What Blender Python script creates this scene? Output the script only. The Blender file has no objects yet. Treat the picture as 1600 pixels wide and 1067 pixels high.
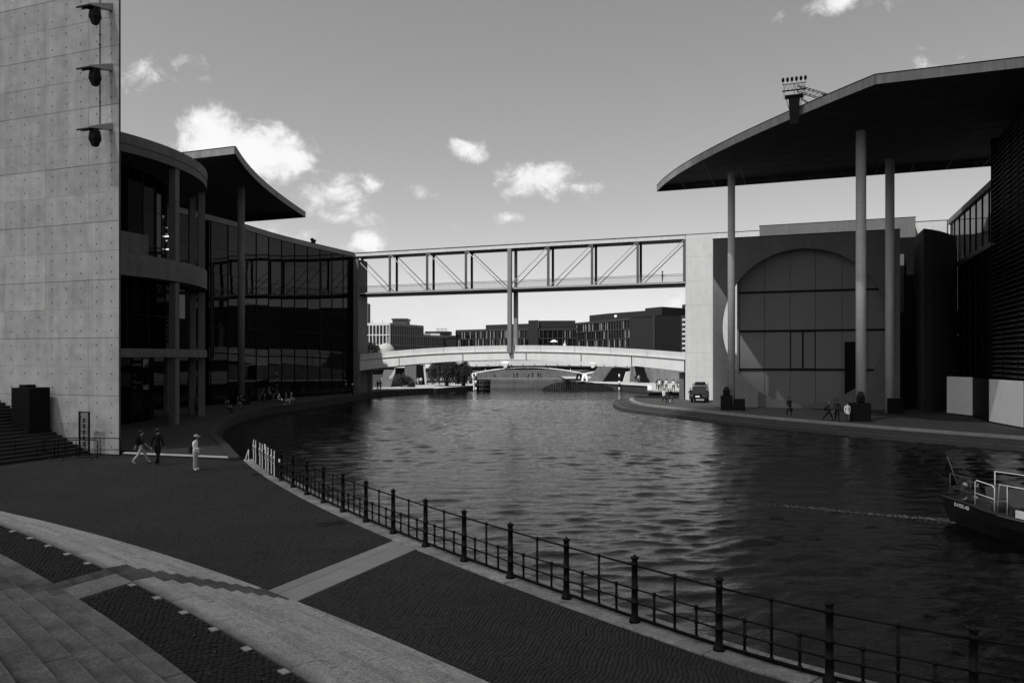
import bpy, bmesh, math, random
import numpy as np
from mathutils import Vector, Matrix

random.seed(7)
rng = np.random.default_rng(7)
R = math.radians
scene = bpy.context.scene
col = scene.collection

# ------------------------------------------------------------------ camera
HC = 5.5                       # eye height above the plaza
cam_d = bpy.data.cameras.new('camera')
cam = bpy.data.objects.new('camera', cam_d)
col.objects.link(cam)
cam.location = (0, 0, HC)
cam.rotation_euler = (R(90), 0, 0)
cam_d.lens = 27.0
cam_d.sensor_width = 36.0
cam_d.shift_y = 0.01656
cam_d.clip_start = 0.1
cam_d.clip_end = 6000
scene.camera = cam

# ------------------------------------------------------------------ light
TH = R(20.56)                  # the buildings' grid is turned this much
CT, ST = math.cos(TH), math.sin(TH)
E = Vector((CT, -ST, 0)); N = Vector((ST, CT, 0))
SUN_EL, SUN_AZ = R(58), R(28)
hor = -N * math.cos(SUN_AZ) - E * math.sin(SUN_AZ)
to_sun = Vector((hor.x * math.cos(SUN_EL), hor.y * math.cos(SUN_EL), math.sin(SUN_EL)))
sun_d = bpy.data.lights.new('sun', 'SUN')
sun_d.energy = 5.0
sun_d.angle = R(0.55)
sun_d.color = (1, 0.995, 0.985)
sun = bpy.data.objects.new('sun', sun_d)
sun.rotation_euler = (-to_sun).to_track_quat('-Z', 'Y').to_euler()
sun.location = (-60, -60, 120)
col.objects.link(sun)

world = bpy.data.worlds.new('World')
scene.world = world
world.use_nodes = True
SKY_STRENGTH = 0.1
scene.view_settings.view_transform = 'Standard'
scene.view_settings.look = 'None'
scene.view_settings.gamma = 1
scene.view_settings.exposure = 0
scene.view_settings.use_curve_mapping = False
scene.cycles.max_bounces = 8
scene.cycles.use_denoising = True


class NT:
    def __init__(s, tree):
        s.t = tree; s.n = tree.nodes; s.l = tree.links
    def new(s, typ, **kw):
        nd = s.n.new(typ)
        for k, v in kw.items():
            setattr(nd, k, v)
        return nd
    def put(s, sock, v):
        if isinstance(v, bpy.types.NodeSocket):
            s.l.new(v, sock)
        else:
            sock.default_value = v
    def math(s, op, a, b=None, c=None, clamp=False):
        nd = s.new('ShaderNodeMath', operation=op, use_clamp=clamp)
        s.put(nd.inputs[0], a)
        if b is not None: s.put(nd.inputs[1], b)
        if c is not None: s.put(nd.inputs[2], c)
        return nd.outputs[0]
    def vec(s, op, a, b=None, out=0):
        nd = s.new('ShaderNodeVectorMath', operation=op)
        s.put(nd.inputs[0], a)
        if b is not None: s.put(nd.inputs[1], b)
        return nd.outputs[out]
    def noise(s, vec, scale, detail=4, rough=0.55, dist=0.0):
        nd = s.new('ShaderNodeTexNoise')
        s.put(nd.inputs['Vector'], vec)
        nd.inputs['Scale'].default_value = scale
        nd.inputs['Detail'].default_value = detail
        nd.inputs['Roughness'].default_value = rough
        nd.inputs['Distortion'].default_value = dist
        return nd.outputs[0]
    def ramp(s, v, a, b, lo=0.0, hi=1.0, smooth=True):
        nd = s.new('ShaderNodeMapRange')
        nd.interpolation_type = 'SMOOTHSTEP' if smooth else 'LINEAR'
        s.put(nd.inputs[0], v)
        nd.inputs[1].default_value = a; nd.inputs[2].default_value = b
        nd.inputs[3].default_value = lo; nd.inputs[4].default_value = hi
        return nd.outputs[0]


def build_sky():
    t = NT(world.node_tree)
    for nd in list(t.n): t.n.remove(nd)
    out = t.new('ShaderNodeOutputWorld')
    bg = t.new('ShaderNodeBackground')
    bg.inputs[1].default_value = SKY_STRENGTH
    t.l.new(bg.outputs[0], out.inputs[0])
    sky = t.new('ShaderNodeTexSky', sky_type='NISHITA')
    sky.sun_disc = False
    sky.sun_elevation = SUN_EL
    sky.sun_rotation = math.atan2(to_sun.x, to_sun.y)
    sky.air_density = 1.0; sky.dust_density = 1.0; sky.ozone_density = 1.0
    sep = t.new('ShaderNodeSeparateColor')
    t.l.new(sky.outputs[0], sep.inputs[0])
    # black-and-white film behind a yellow filter: mostly red and green light
    val = t.math('ADD', t.math('MULTIPLY', sep.outputs[0], SKY_R), t.math('MULTIPLY', sep.outputs[1], SKY_G))
    val = t.math('MULTIPLY', t.math('POWER', val, SKY_POW), SKY_GAIN)
    tc = t.new('ShaderNodeTexCoord')
    d = tc.outputs['Generated']
    sx = t.new('ShaderNodeSeparateXYZ'); t.l.new(d, sx.inputs[0])
    az = t.math('ARCTAN2', sx.outputs[0], sx.outputs[1])
    el = t.math('ARCSINE', sx.outputs[2])
    cmb = t.new('ShaderNodeCombineXYZ')
    t.l.new(az, cmb.inputs[0]); t.l.new(el, cmb.inputs[1])
    ae = cmb.outputs[0]
    # cumulus clouds: azimuth, elevation, half width, half height (degrees), density
    field = None
    for a, e, ra, re, s in CLOUDS:
        v = t.vec('SUBTRACT', ae, (R(a), R(e), 0))
        v = t.vec('MULTIPLY', v, (0.83 / R(ra), 0.83 / R(re), 0))
        ln = t.vec('LENGTH', v, out=1)
        f = t.math('MULTIPLY', t.math('SUBTRACT', 1.0, ln), s)
        field = f if field is None else t.math('MAXIMUM', field, f)
    field = t.math('MAXIMUM', field, -1.0)
    # scattered fair-weather clouds over the rest of the sky
    sc = t.vec('MULTIPLY', d, (1, 1, 2.2))
    big = t.noise(sc, 3.2, 3, 0.5)
    away = t.ramp(t.math('ABSOLUTE', az), R(46), R(64))
    rest = t.math('SUBTRACT', t.math('MULTIPLY', t.math('SUBTRACT', big, 0.60), 5.0), t.math('MULTIPLY', t.math('SUBTRACT', 1.0, away), 3.0))
    field = t.math('MAXIMUM', field, rest)
    dw = t.vec('MULTIPLY', d, (1, 1, 1.25))
    n1 = t.noise(dw, 24, 10, 0.64, 0.3)
    n2 = t.noise(dw, 7, 6, 0.6, 0.2)
    f = t.math('ADD', field, t.math('MULTIPLY', t.math('SUBTRACT', n1, 0.5), 1.9))
    f = t.math('ADD', f, t.math('MULTIPLY', t.math('SUBTRACT', n2, 0.5), 0.8))
    mask = t.ramp(f, 0.02, 0.58)
    # thin veil near the horizon
    veil = t.math('MULTIPLY', t.ramp(n2, 0.46, 0.72), t.ramp(el, R(13), R(2), 0.0, 0.22))
    veil = t.math('MULTIPLY', veil, t.ramp(el, R(-2), R(2)))
    mask = t.math('MAXIMUM', mask, veil)
    body = t.ramp(t.math('ADD', f, t.math('MULTIPLY', n1, 0.5)), 0.2, 1.15, CLOUD_LO, CLOUD_HI)
    mix = t.new('ShaderNodeMix', data_type='FLOAT')
    t.l.new(mask, mix.inputs[0]); t.l.new(val, mix.inputs[2]); t.l.new(body, mix.inputs[3])
    t.l.new(mix.outputs[0], bg.inputs[0])


SKY_R, SKY_G, SKY_POW, SKY_GAIN = 0.9, 0.1, 0.85, 2.2
CLOUD_LO, CLOUD_HI = 7.0, 9.6
CLOUDS = [(-20.9, 15.2, 2.6, 2.0, 1.2), (-18.6, 14.2, 3.4, 2.1, 1.2), (-16.4, 14.4, 2.0, 1.5, 1.1), (-21.6, 14.3, 2.2, 1.0, 1.0),
          (-18.5, 12.9, 2.4, 0.7, 0.6), (-13.0, 12.0, 2.3, 1.6, 0.66), (-10.0, 12.5, 1.7, 0.7, 0.5), (-6.8, 12.0, 1.3, 0.5, 0.36),
          (-13.8, 10.2, 2.6, 0.8, 0.34), (-10.7, 8.4, 1.4, 0.9, 0.9), (-3.1, 15.2, 1.7, 1.0, 0.75), (1.9, 12.9, 3.3, 1.5, 0.85),
          (4.9, 12.6, 1.9, 0.5, 0.5), (-0.3, 10.4, 1.1, 0.5, 0.5), (-5.2, 9.7, 1.2, 0.5, 0.3), (23.0, 22.9, 3.2, 0.8, 0.7),
          (-25.6, 18.6, 2.4, 0.7, 0.12), (28, 18.4, 1.6, 0.4, 0.12), (12.3, 3.8, 1.6, 1.0, 0.4), (3.8, 4.3, 1.6, 0.8, 0.25),
          (-15.8, 8.6, 4.0, 1.0, 0.24)]
build_sky()

# ------------------------------------------------------------------ materials
MATS = {}


def mat(name, v, rough=0.8, var=0.15, scale=3.0, bump=0.0, bscale=30.0, spec=0.3, metal=0.0, streak=0.0, speck=0.0, attr=None):
    m = bpy.data.materials.new(name)
    m.use_nodes = True
    t = NT(m.node_tree)
    b = m.node_tree.nodes['Principled BSDF']
    b.inputs['Roughness'].default_value = rough
    b.inputs['Metallic'].default_value = metal
    b.inputs['Specular IOR Level'].default_value = spec
    tc = t.new('ShaderNodeTexCoord')
    geo = t.new('ShaderNodeNewGeometry')
    P = geo.outputs['Position']
    val = None
    n = t.noise(P, scale, 6, 0.6)
    val = t.ramp(n, 0.25, 0.75, 1 - var, 1 + var, False)
    if streak:
        sv = t.vec('MULTIPLY', P, (2.2, 2.2, 0.12))
        sn = t.noise(sv, 1.0, 5, 0.65)
        val = t.math('MULTIPLY', val, t.ramp(sn, 0.3, 0.72, 1 + streak * 0.4, 1 - streak, False))
        bn = t.noise(P, 0.35, 4, 0.6)
        val = t.math('MULTIPLY', val, t.ramp(bn, 0.3, 0.7, 1 - streak * 0.5, 1 + streak * 0.35, False))
    if speck:
        n3 = t.noise(P, 90, 2, 0.7)
        val = t.math('MULTIPLY', val, t.ramp(n3, 0.3, 0.7, 1 - speck, 1 + speck, False))
    if attr:
        a = t.new('ShaderNodeAttribute', attribute_name=attr)
        val = t.math('MULTIPLY', val, a.outputs['Fac'])
    oi = t.new('ShaderNodeObjectInfo')
    val = t.math('MULTIPLY', val, t.ramp(oi.outputs['Random'], 0, 1, 1 - var * 0.45, 1 + var * 0.45, False))
    val = t.math('MULTIPLY', val, v)
    cc = t.new('ShaderNodeCombineColor')
    for k in range(3): t.l.new(val, cc.inputs[k])
    t.l.new(cc.outputs[0], b.inputs['Base Color'])
    if bump:
        bp = t.new('ShaderNodeBump')
        bp.inputs['Strength'].default_value = bump
        bp.inputs['Distance'].default_value = 0.02
        t.l.new(t.noise(P, bscale, 5, 0.6), bp.inputs['Height'])
        t.l.new(bp.outputs[0], b.inputs['Normal'])
    MATS[name] = m
    return m


def emis(name, v, strength):
    m = bpy.data.materials.new(name); m.use_nodes = True
    b = m.node_tree.nodes['Principled BSDF']
    b.inputs['Base Color'].default_value = (v, v, v, 1)
    b.inputs['Emission Color'].default_value = (1, 1, 1, 1)
    b.inputs['Emission Strength'].default_value = strength
    return m


M_wall = mat('shuttered_concrete', 0.40, 0.85, 0.20, 1.3, 0.15, 18, 0.2, streak=0.15, speck=0.10)
M_joint = mat('joint_shadow_concrete', 0.06, 0.9, 0.1)
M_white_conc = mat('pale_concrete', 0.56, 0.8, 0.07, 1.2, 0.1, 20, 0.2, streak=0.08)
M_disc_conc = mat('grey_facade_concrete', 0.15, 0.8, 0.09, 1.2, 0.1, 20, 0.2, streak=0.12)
M_tower = mat('weathered_concrete', 0.13, 0.85, 0.14, 1.4, 0.15, 20, 0.2, streak=0.2)
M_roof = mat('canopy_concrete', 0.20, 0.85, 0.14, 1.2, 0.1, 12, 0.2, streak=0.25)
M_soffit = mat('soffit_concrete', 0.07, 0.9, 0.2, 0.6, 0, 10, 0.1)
M_pier = mat('bridge_pier_concrete', 0.21, 0.8, 0.1, 2.0, 0.1, 20, 0.2, streak=0.15)
M_colm = mat('column_concrete', 0.52, 0.7, 0.1, 2.5, 0.1, 30, 0.25, streak=0.12)
M_bridge = mat('bridge_concrete', 0.68, 0.8, 0.06, 1.0, 0.1, 15, 0.2, streak=0.08)
M_bridge2 = mat('parapet_concrete', 0.57, 0.8, 0.07, 1.0, 0.1, 15, 0.2, streak=0.08)
SC = (-66.96, -51.59); SR = 92.55         # foot arc of the foreground steps
TR, RI = 0.385, 0.16                      # tread and rise


def granite(name, v, d0, dirt=0.5, blot=0.3):
    m = bpy.data.materials.new(name); m.use_nodes = True
    t = NT(m.node_tree); b = m.node_tree.nodes['Principled BSDF']
    b.inputs['Roughness'].default_value = 0.8; b.inputs['Specular IOR Level'].default_value = 0.25
    geo = t.new('ShaderNodeNewGeometry'); P = geo.outputs['Position']
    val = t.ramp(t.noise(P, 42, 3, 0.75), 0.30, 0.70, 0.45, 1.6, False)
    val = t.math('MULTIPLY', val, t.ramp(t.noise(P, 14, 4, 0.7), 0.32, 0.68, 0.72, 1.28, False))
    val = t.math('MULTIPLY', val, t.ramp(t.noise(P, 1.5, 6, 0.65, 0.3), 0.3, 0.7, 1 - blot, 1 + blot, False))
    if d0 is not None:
        # grime collects at the back of every tread, the front edge gets a painted-in nosing highlight
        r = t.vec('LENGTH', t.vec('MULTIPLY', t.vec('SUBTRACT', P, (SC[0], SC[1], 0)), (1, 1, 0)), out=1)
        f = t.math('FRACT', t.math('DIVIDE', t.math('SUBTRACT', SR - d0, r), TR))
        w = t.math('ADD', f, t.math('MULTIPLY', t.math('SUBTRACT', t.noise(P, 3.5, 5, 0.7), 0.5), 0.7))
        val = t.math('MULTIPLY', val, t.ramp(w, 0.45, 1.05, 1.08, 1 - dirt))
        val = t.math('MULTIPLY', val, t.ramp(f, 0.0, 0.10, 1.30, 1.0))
    oi = t.new('ShaderNodeObjectInfo')
    val = t.math('MULTIPLY', val, t.ramp(oi.outputs['Random'], 0, 1, 0.82, 1.15, False))
    val = t.math('MULTIPLY', val, v)
    cc = t.new('ShaderNodeCombineColor')
    for k in range(3): t.l.new(val, cc.inputs[k])
    t.l.new(cc.outputs[0], b.inputs['Base Color'])
    bp = t.new('ShaderNodeBump'); bp.inputs['Strength'].default_value = 0.35; bp.inputs['Distance'].default_value = 0.01
    t.l.new(t.noise(P, 50, 4, 0.7), bp.inputs['Height']); t.l.new(bp.outputs[0], b.inputs['Normal'])
    return m


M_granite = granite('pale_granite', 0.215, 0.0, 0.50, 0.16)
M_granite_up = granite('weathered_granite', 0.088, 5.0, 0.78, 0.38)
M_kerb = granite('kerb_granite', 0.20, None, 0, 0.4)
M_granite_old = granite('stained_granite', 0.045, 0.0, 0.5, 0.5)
M_rim = mat('rim_stone', 0.17, 0.8, 0.2, 1.0, 0.2, 20, 0.2)
M_slab = mat('strip_granite', 0.2, 0.7, 0.12, 1.5, 0.1, 60, 0.3, speck=0.25)
M_inlay = mat('inlay_marble', 0.25, 0.7, 0.1)
M_cobble = mat('cobble_granite', 0.0135, 0.75, 0.42, 0.33, 0.2, 60, 0.35, attr='shade', speck=0.3)
M_pave = mat('plaza_paving', 0.014, 0.8, 0.3, 0.25, 0.5, 16, 0.3, speck=0.5)
M_prom = mat('promenade_paving', 0.04, 0.85, 0.2, 0.5, 0.2, 10, 0.25, speck=0.3)
M_prom_pale = mat('pale_quay_paving', 0.34, 0.8, 0.1, 0.5, 0.2, 10, 0.2)
M_dstep = mat('dark_stair_granite', 0.014, 0.6, 0.2, 2.0, 0.2, 40, 0.3)
M_nose = mat('stair_nosing', 0.05, 0.6, 0.2)
M_quay = mat('quay_wall_stone', 0.035, 0.85, 0.3, 0.8, 0.4, 6, 0.2)
M_bank = mat('embankment_stone', 0.15, 0.85, 0.3, 0.8, 0.6, 4, 0.2)
M_iron = mat('cast_iron', 0.006, 0.6, 0.2, 6, 0.1, 60, 0.12)
M_black = mat('black_paint', 0.006, 0.55, 0.2, 3, 0, 1, 0.12)
M_plinth = mat('black_stone', 0.007, 0.7, 0.15, 3, 0.1, 20, 0.08)
M_steel = mat('dark_steel', 0.06, 0.45, 0.1, 3, 0, 1, 0.5)
M_truss = mat('grey_steel', 0.30, 0.5, 0.08, 1, 0, 1, 0.4)
M_post = mat('bridge_post_steel', 0.09, 0.5, 0.08, 1, 0, 1, 0.3)
M_car = mat('dark_car_paint', 0.012, 0.5, 0.1, 3, 0, 1, 0.08)
M_louvre = mat('louvre_metal', 0.075, 0.5, 0.1, 1, 0, 1, 0.3)
M_galv = mat('galvanised_steel', 0.07, 0.4, 0.15, 5, 0, 1, 0.5, metal=0.3)
M_white = mat('white_paint', 0.82, 0.5, 0.05, 3, 0, 1, 0.4)
M_whitesteel = mat('white_steel', 0.86, 0.45, 0.04, 1, 0, 1, 0.4)
M_board = mat('hoarding_white', 0.78, 0.7, 0.06, 0.6, 0, 1, 0.25)
M_dark_bld = mat('dark_cladding', 0.016, 0.6, 0.1, 0.1, 0, 1, 0.3)
M_dark_frame = mat('dark_grid', 0.035, 0.6, 0.08, 0.3, 0, 1, 0.3)
M_slat = mat('pale_slat', 0.40, 0.6, 0.15, 0.3, 0, 1, 0.3)
M_grid_white = mat('white_render', 0.6, 0.8, 0.05, 0.2, 0, 1, 0.2)
M_grid_grey = mat('grey_render', 0.22, 0.8, 0.08, 0.2, 0, 1, 0.2)
M_leaf = mat('foliage', 0.045, 0.7, 0.5, 0.9, 0, 1, 0.2)
M_leaf2 = mat('willow_foliage', 0.035, 0.7, 0.5, 0.7, 0, 1, 0.2)
M_bark = mat('bark', 0.03, 0.9, 0.3, 4, 0.5, 8, 0.1)
M_timber = mat('tarred_timber', 0.015, 0.85, 0.3, 3, 0.4, 6, 0.15)
M_lightpanel = mat('facade_panel', 0.18, 0.7, 0.05, 0.5, 0, 1, 0.3)
M_hull = mat('black_hull_paint', 0.006, 0.35, 0.15, 2, 0, 1, 0.5)
M_deckwood = mat('boat_deck', 0.03, 0.7, 0.2, 3, 0, 1, 0.3)
M_ringrubber = mat('ring_canvas', 0.05, 0.8, 0.2, 6, 0, 1, 0.2)
M_rope = mat('rope', 0.08, 0.9, 0.2, 20, 0, 1, 0.1)
M_canvas = mat('grey_canvas', 0.10, 0.8, 0.1, 3, 0, 1, 0.2)
M_skin = mat('skin', 0.30, 0.6, 0.06, 6, 0, 1, 0.3)
M_hair = mat('dark_hair', 0.012, 0.6, 0.2, 20, 0, 1, 0.3)
M_cl_black = mat('black_cloth', 0.008, 0.9, 0.3, 5, 0, 1, 0.1)
M_cl_dark = mat('dark_cloth', 0.022, 0.9, 0.3, 5, 0, 1, 0.1)
M_cl_mid = mat('grey_cloth', 0.10, 0.9, 0.25, 5, 0, 1, 0.1)
M_cl_pale = mat('pale_cloth', 0.36, 0.9, 0.15, 7, 0, 1, 0.1)
M_cl_white = mat('white_cloth', 0.72, 0.9, 0.08, 5, 0, 1, 0.1)
M_foam = mat('wake_foam', 0.17, 0.9, 0.3, 8, 0, 1, 0.1)


def glass_mat(name, base, rough=0.03, spec=0.5, wob=0.0):
    m = bpy.data.materials.new(name); m.use_nodes = True
    t = NT(m.node_tree)
    b = m.node_tree.nodes['Principled BSDF']
    b.inputs['Base Color'].default_value = (base, base, base, 1)
    b.inputs['Roughness'].default_value = rough
    b.inputs['Specular IOR Level'].default_value = spec
    if wob:
        bp = t.new('ShaderNodeBump'); bp.inputs['Strength'].default_value = wob; bp.inputs['Distance'].default_value = 0.05
        geo = t.new('ShaderNodeNewGeometry')
        t.l.new(t.noise(geo.outputs['Position'], 0.45, 2), bp.inputs['Height'])
        t.l.new(bp.outputs[0], b.inputs['Normal'])
    return m


M_glass = glass_mat('dark_glass', 0.002, 0.015, 0.13, 0.0)
M_glass_dim = glass_mat('shaded_glass', 0.0015, 0.03, 0.02, 0.0)
M_glass_far = glass_mat('window_glass', 0.006, 0.1, 0.3)


def clear_glass(name, tint, refl=0.1):
    m = bpy.data.materials.new(name); m.use_nodes = True
    t = NT(m.node_tree)
    for nd in list(t.n): t.n.remove(nd)
    out = t.new('ShaderNodeOutputMaterial')
    tr = t.new('ShaderNodeBsdfTransparent'); tr.inputs[0].default_value = (tint, tint, tint, 1)
    gl = t.new('ShaderNodeBsdfGlossy'); gl.inputs['Roughness'].default_value = 0.03
    gl.inputs[0].default_value = (0.9, 0.9, 0.9, 1)
    fr = t.new('ShaderNodeFresnel'); fr.inputs[0].default_value = 1.45
    mx = t.new('ShaderNodeMixShader')
    t.l.new(t.math('MULTIPLY', fr.outputs[0], refl * 10), mx.inputs[0])
    t.l.new(tr.outputs[0], mx.inputs[1]); t.l.new(gl.outputs[0], mx.inputs[2])
    t.l.new(mx.outputs[0], out.inputs[0])
    return m


M_clear = clear_glass('clear_glass', 0.95, 0.05)
M_tint = clear_glass('tinted_glass', 0.30, 0.08)
M_sign_glass = clear_glass('sign_glass', 0.88, 0.04)


def water_mat():
    m = bpy.data.materials.new('river_water'); m.use_nodes = True
    t = NT(m.node_tree)
    b = m.node_tree.nodes['Principled BSDF']
    b.inputs['Base Color'].default_value = (0.002, 0.002, 0.002, 1)
    b.inputs['Roughness'].default_value = 0.05
    b.inputs['IOR'].default_value = 1.33
    geo = t.new('ShaderNodeNewGeometry')
    P = geo.outputs['Position']
    # finer ripples, longer across the wind than along it
    pv = t.vec('MULTIPLY', P, (1.0, 2.0, 1.0))
    a = t.noise(pv, 9.0, 3, 0.6, 0.3)
    c = t.noise(pv, 3.2, 3, 0.6, 0.5)
    h = t.math('ADD', t.math('MULTIPLY', a, 0.45), c)
    bp = t.new('ShaderNodeBump')
    bp.inputs['Strength'].default_value = 1.0
    bp.inputs['Distance'].default_value = 0.018
    t.l.new(h, bp.inputs['Height'])
    t.l.new(bp.outputs[0], b.inputs['Normal'])
    return m


M_water = water_mat()


# ------------------------------------------------------------------ mesh helpers
class MB:
    def __init__(s): s.v = []; s.f = []; s.mi = []
    def face(s, idx, mi=0): s.f.append(tuple(idx)); s.mi.append(mi)
    def box(s, x0, x1, y0, y1, z0, z1, mi=0):
        b = len(s.v)
        s.v += [(x0, y0, z0), (x1, y0, z0), (x1, y1, z0), (x0, y1, z0), (x0, y0, z1), (x1, y0, z1), (x1, y1, z1), (x0, y1, z1)]
        for q in ((0, 3, 2, 1), (4, 5, 6, 7), (0, 1, 5, 4), (1, 2, 6, 5), (2, 3, 7, 6), (3, 0, 4, 7)):
            s.face([b + i for i in q], mi)
        return s
    def hexa(s, lo, hi, mi=0):
        """prism between two quads of four points each"""
        b = len(s.v); k = len(lo)
        s.v += [tuple(p) for p in lo] + [tuple(p) for p in hi]
        s.face([b + i for i in reversed(range(k))], mi)
        s.face([b + k + i for i in range(k)], mi)
        for i in range(k):
            j = (i + 1) % k
            s.face([b + i, b + j, b + k + j, b + k + i], mi)
        return s
    def prism(s, poly, z0, z1, mi=0):
        return s.hexa([(p[0], p[1], z0) for p in poly], [(p[0], p[1], z1) for p in poly], mi)
    def bar(s, a, b, w, h=None, up=(0, 0, 1), mi=0):
        a = Vector(a); b = Vector(b); h = h or w
        d = (b - a).normalized(); up = Vector(up)
        if abs(d.dot(up)) > 0.98: up = Vector((1, 0, 0))
        r = d.cross(up).normalized() * (w / 2); u = r.cross(d).normalized() * (h / 2)
        q = lambda p: [p - r - u, p + r - u, p + r + u, p - r + u]
        qa, qb = q(a), q(b)
        return s.hexa(qa, qb, mi)
    def tube(s, pts, r, n=8, mi=0, closed=False):
        pts = [Vector(p) for p in pts]
        k = len(pts); b = len(s.v)
        rr = r if isinstance(r, (list, tuple)) else [r] * k
        prev = None
        for i, p in enumerate(pts):
            if closed: d = pts[(i + 1) % k] - pts[i - 1]
            else: d = pts[min(i + 1, k - 1)] - pts[max(i - 1, 0)]
            d.normalize()
            if prev is None:
                up = Vector((0, 0, 1)) if abs(d.z) < 0.9 else Vector((1, 0, 0))
                x = d.cross(up).normalized()
            else:
                x = (prev - d * prev.dot(d)).normalized()
            prev = x; y = d.cross(x)
            for j in range(n):
                an = 2 * math.pi * j / n
                s.v.append(tuple(p + (x * math.cos(an) + y * math.sin(an)) * rr[i]))
        for i in range(k if closed else k - 1):
            i2 = (i + 1) % k
            for j in range(n):
                j2 = (j + 1) % n
                s.face([b + i * n + j, b + i * n + j2, b + i2 * n + j2, b + i2 * n + j], mi)
        if not closed:
            s.face([b + j for j in reversed(range(n))], mi)
            s.face([b + (k - 1) * n + j for j in range(n)], mi)
        return s
    def lathe(s, prof, n=16, c=(0, 0, 0), mi=0):
        b = len(s.v); k = len(prof)
        for r, z in prof:
            for j in range(n):
                an = 2 * math.pi * j / n
                s.v.append((c[0] + r * math.cos(an), c[1] + r * math.sin(an), c[2] + z))
        for i in range(k - 1):
            for j in range(n):
                j2 = (j + 1) % n
                s.face([b + i * n + j, b + i * n + j2, b + (i + 1) * n + j2, b + (i + 1) * n + j], mi)
        s.face([b + j for j in reversed(range(n))], mi)
        s.face([b + (k - 1) * n + j for j in range(n)], mi)
        return s
    def mesh(s, name, mats, smooth=False):
        me = bpy.data.meshes.new(name)
        me.from_pydata([tuple(v) for v in s.v], [], s.f)
        for m in (mats if isinstance(mats, (list, tuple)) else [mats]): me.materials.append(m)
        if any(s.mi): me.polygons.foreach_set('material_index', s.mi)
        if smooth: me.polygons.foreach_set('use_smooth', [True] * len(s.f))
        bm = bmesh.new(); bm.from_mesh(me)
        bmesh.ops.recalc_face_normals(bm, faces=bm.faces)
        bm.to_mesh(me); bm.free()
        me.update()
        return me


def link(name, me, parent=None, loc=None, rz=0):
    o = bpy.data.objects.new(name, me)
    col.objects.link(o)
    if parent: o.parent = parent
    if loc is not None: o.location = loc
    if rz: o.rotation_euler = (0, 0, rz)
    return o


def obj(name, mb, m, parent=None, smooth=False, loc=None, rz=0):
    return link(name, mb.mesh(name, m, smooth), parent, loc, rz)


def bevel(o, w=0.02, seg=2):
    md = o.modifiers.new('bevel', 'BEVEL'); md.width = w; md.segments = seg; md.limit_method = 'ANGLE'
    return o


def tag(o, label=None, cat=None, group=None, kind=None):
    if label: o['label'] = label
    if cat: o['category'] = cat
    if group: o['group'] = group
    if kind: o['kind'] = kind
    return o


def thing(name, label, cat, loc=(0, 0, 0), rz=0, group=None):
    o = link(name, None, None, loc, rz)
    o.empty_display_size = 0.3
    return tag(o, label, cat, group)


def copy_tree(o, parent=None):
    c = o.copy(); col.objects.link(c)
    if parent: c.parent = parent
    for ch in list(o.children): copy_tree(ch, c)
    return c


def box(x0, x1, y0, y1, z0, z1): return MB().box(x0, x1, y0, y1, z0, z1)


def UV(u, v, z=0.0): return Vector((u * CT + v * ST, -u * ST + v * CT, z))
def toUV(x, y): return (x * CT - y * ST, x * ST + y * CT)


def catmull(P, n=8, closed=False):
    P = [np.array(p, float) for p in P]
    out = []; k = len(P)
    for i in range(k - 1):
        p0 = P[max(i - 1, 0)]; p1 = P[i]; p2 = P[i + 1]; p3 = P[min(i + 2, k - 1)]
        for j in range(n):
            t = j / n
            out.append(0.5 * ((2 * p1) + (-p0 + p2) * t + (2 * p0 - 5 * p1 + 4 * p2 - p3) * t * t + (-p0 + 3 * p1 - 3 * p2 + p3) * t ** 3))
    out.append(P[-1])
    return [tuple(p) for p in out]


def resample(P, step):
    P = np.array(P, float)
    d = np.r_[0, np.cumsum(np.hypot(*np.diff(P, axis=0).T))]
    n = max(1, int(round(d[-1] / step)))
    s = np.linspace(0, d[-1], n + 1)
    return [(np.interp(x, d, P[:, 0]), np.interp(x, d, P[:, 1])) for x in s]


def offset_line(P, d):
    """shift a polyline to its left by d"""
    P = np.array(P, float); t = np.gradient(P, axis=0)
    t /= np.hypot(t[:, 0], t[:, 1])[:, None]
    return [(p[0] - q[1] * d, p[1] + q[0] * d) for p, q in zip(P, t)]


def tri_mesh(name, poly, z0, z1, m, parent=None):
    """extruded polygon of any outline (concave allowed), top and sides"""
    bm = bmesh.new()
    lo = [bm.verts.new((p[0], p[1], z0)) for p in poly]
    hi = [bm.verts.new((p[0], p[1], z1)) for p in poly]
    k = len(poly)
    for i in range(k):
        j = (i + 1) % k
        bm.faces.new((lo[i], lo[j], hi[j], hi[i]))
    for fc in bm.faces: fc.material_index = 1 if isinstance(m, (list, tuple)) and len(m) > 1 else 0
    es = [bm.edges.get((hi[i], hi[(i + 1) % k])) for i in range(k)]
    bmesh.ops.triangle_fill(bm, edges=es, use_beauty=True)
    bmesh.ops.recalc_face_normals(bm, faces=bm.faces)
    me = bpy.data.meshes.new(name); bm.to_mesh(me); bm.free()
    for q in (m if isinstance(m, (list, tuple)) else [m]): me.materials.append(q)
    return link(name, me, parent)


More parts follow.
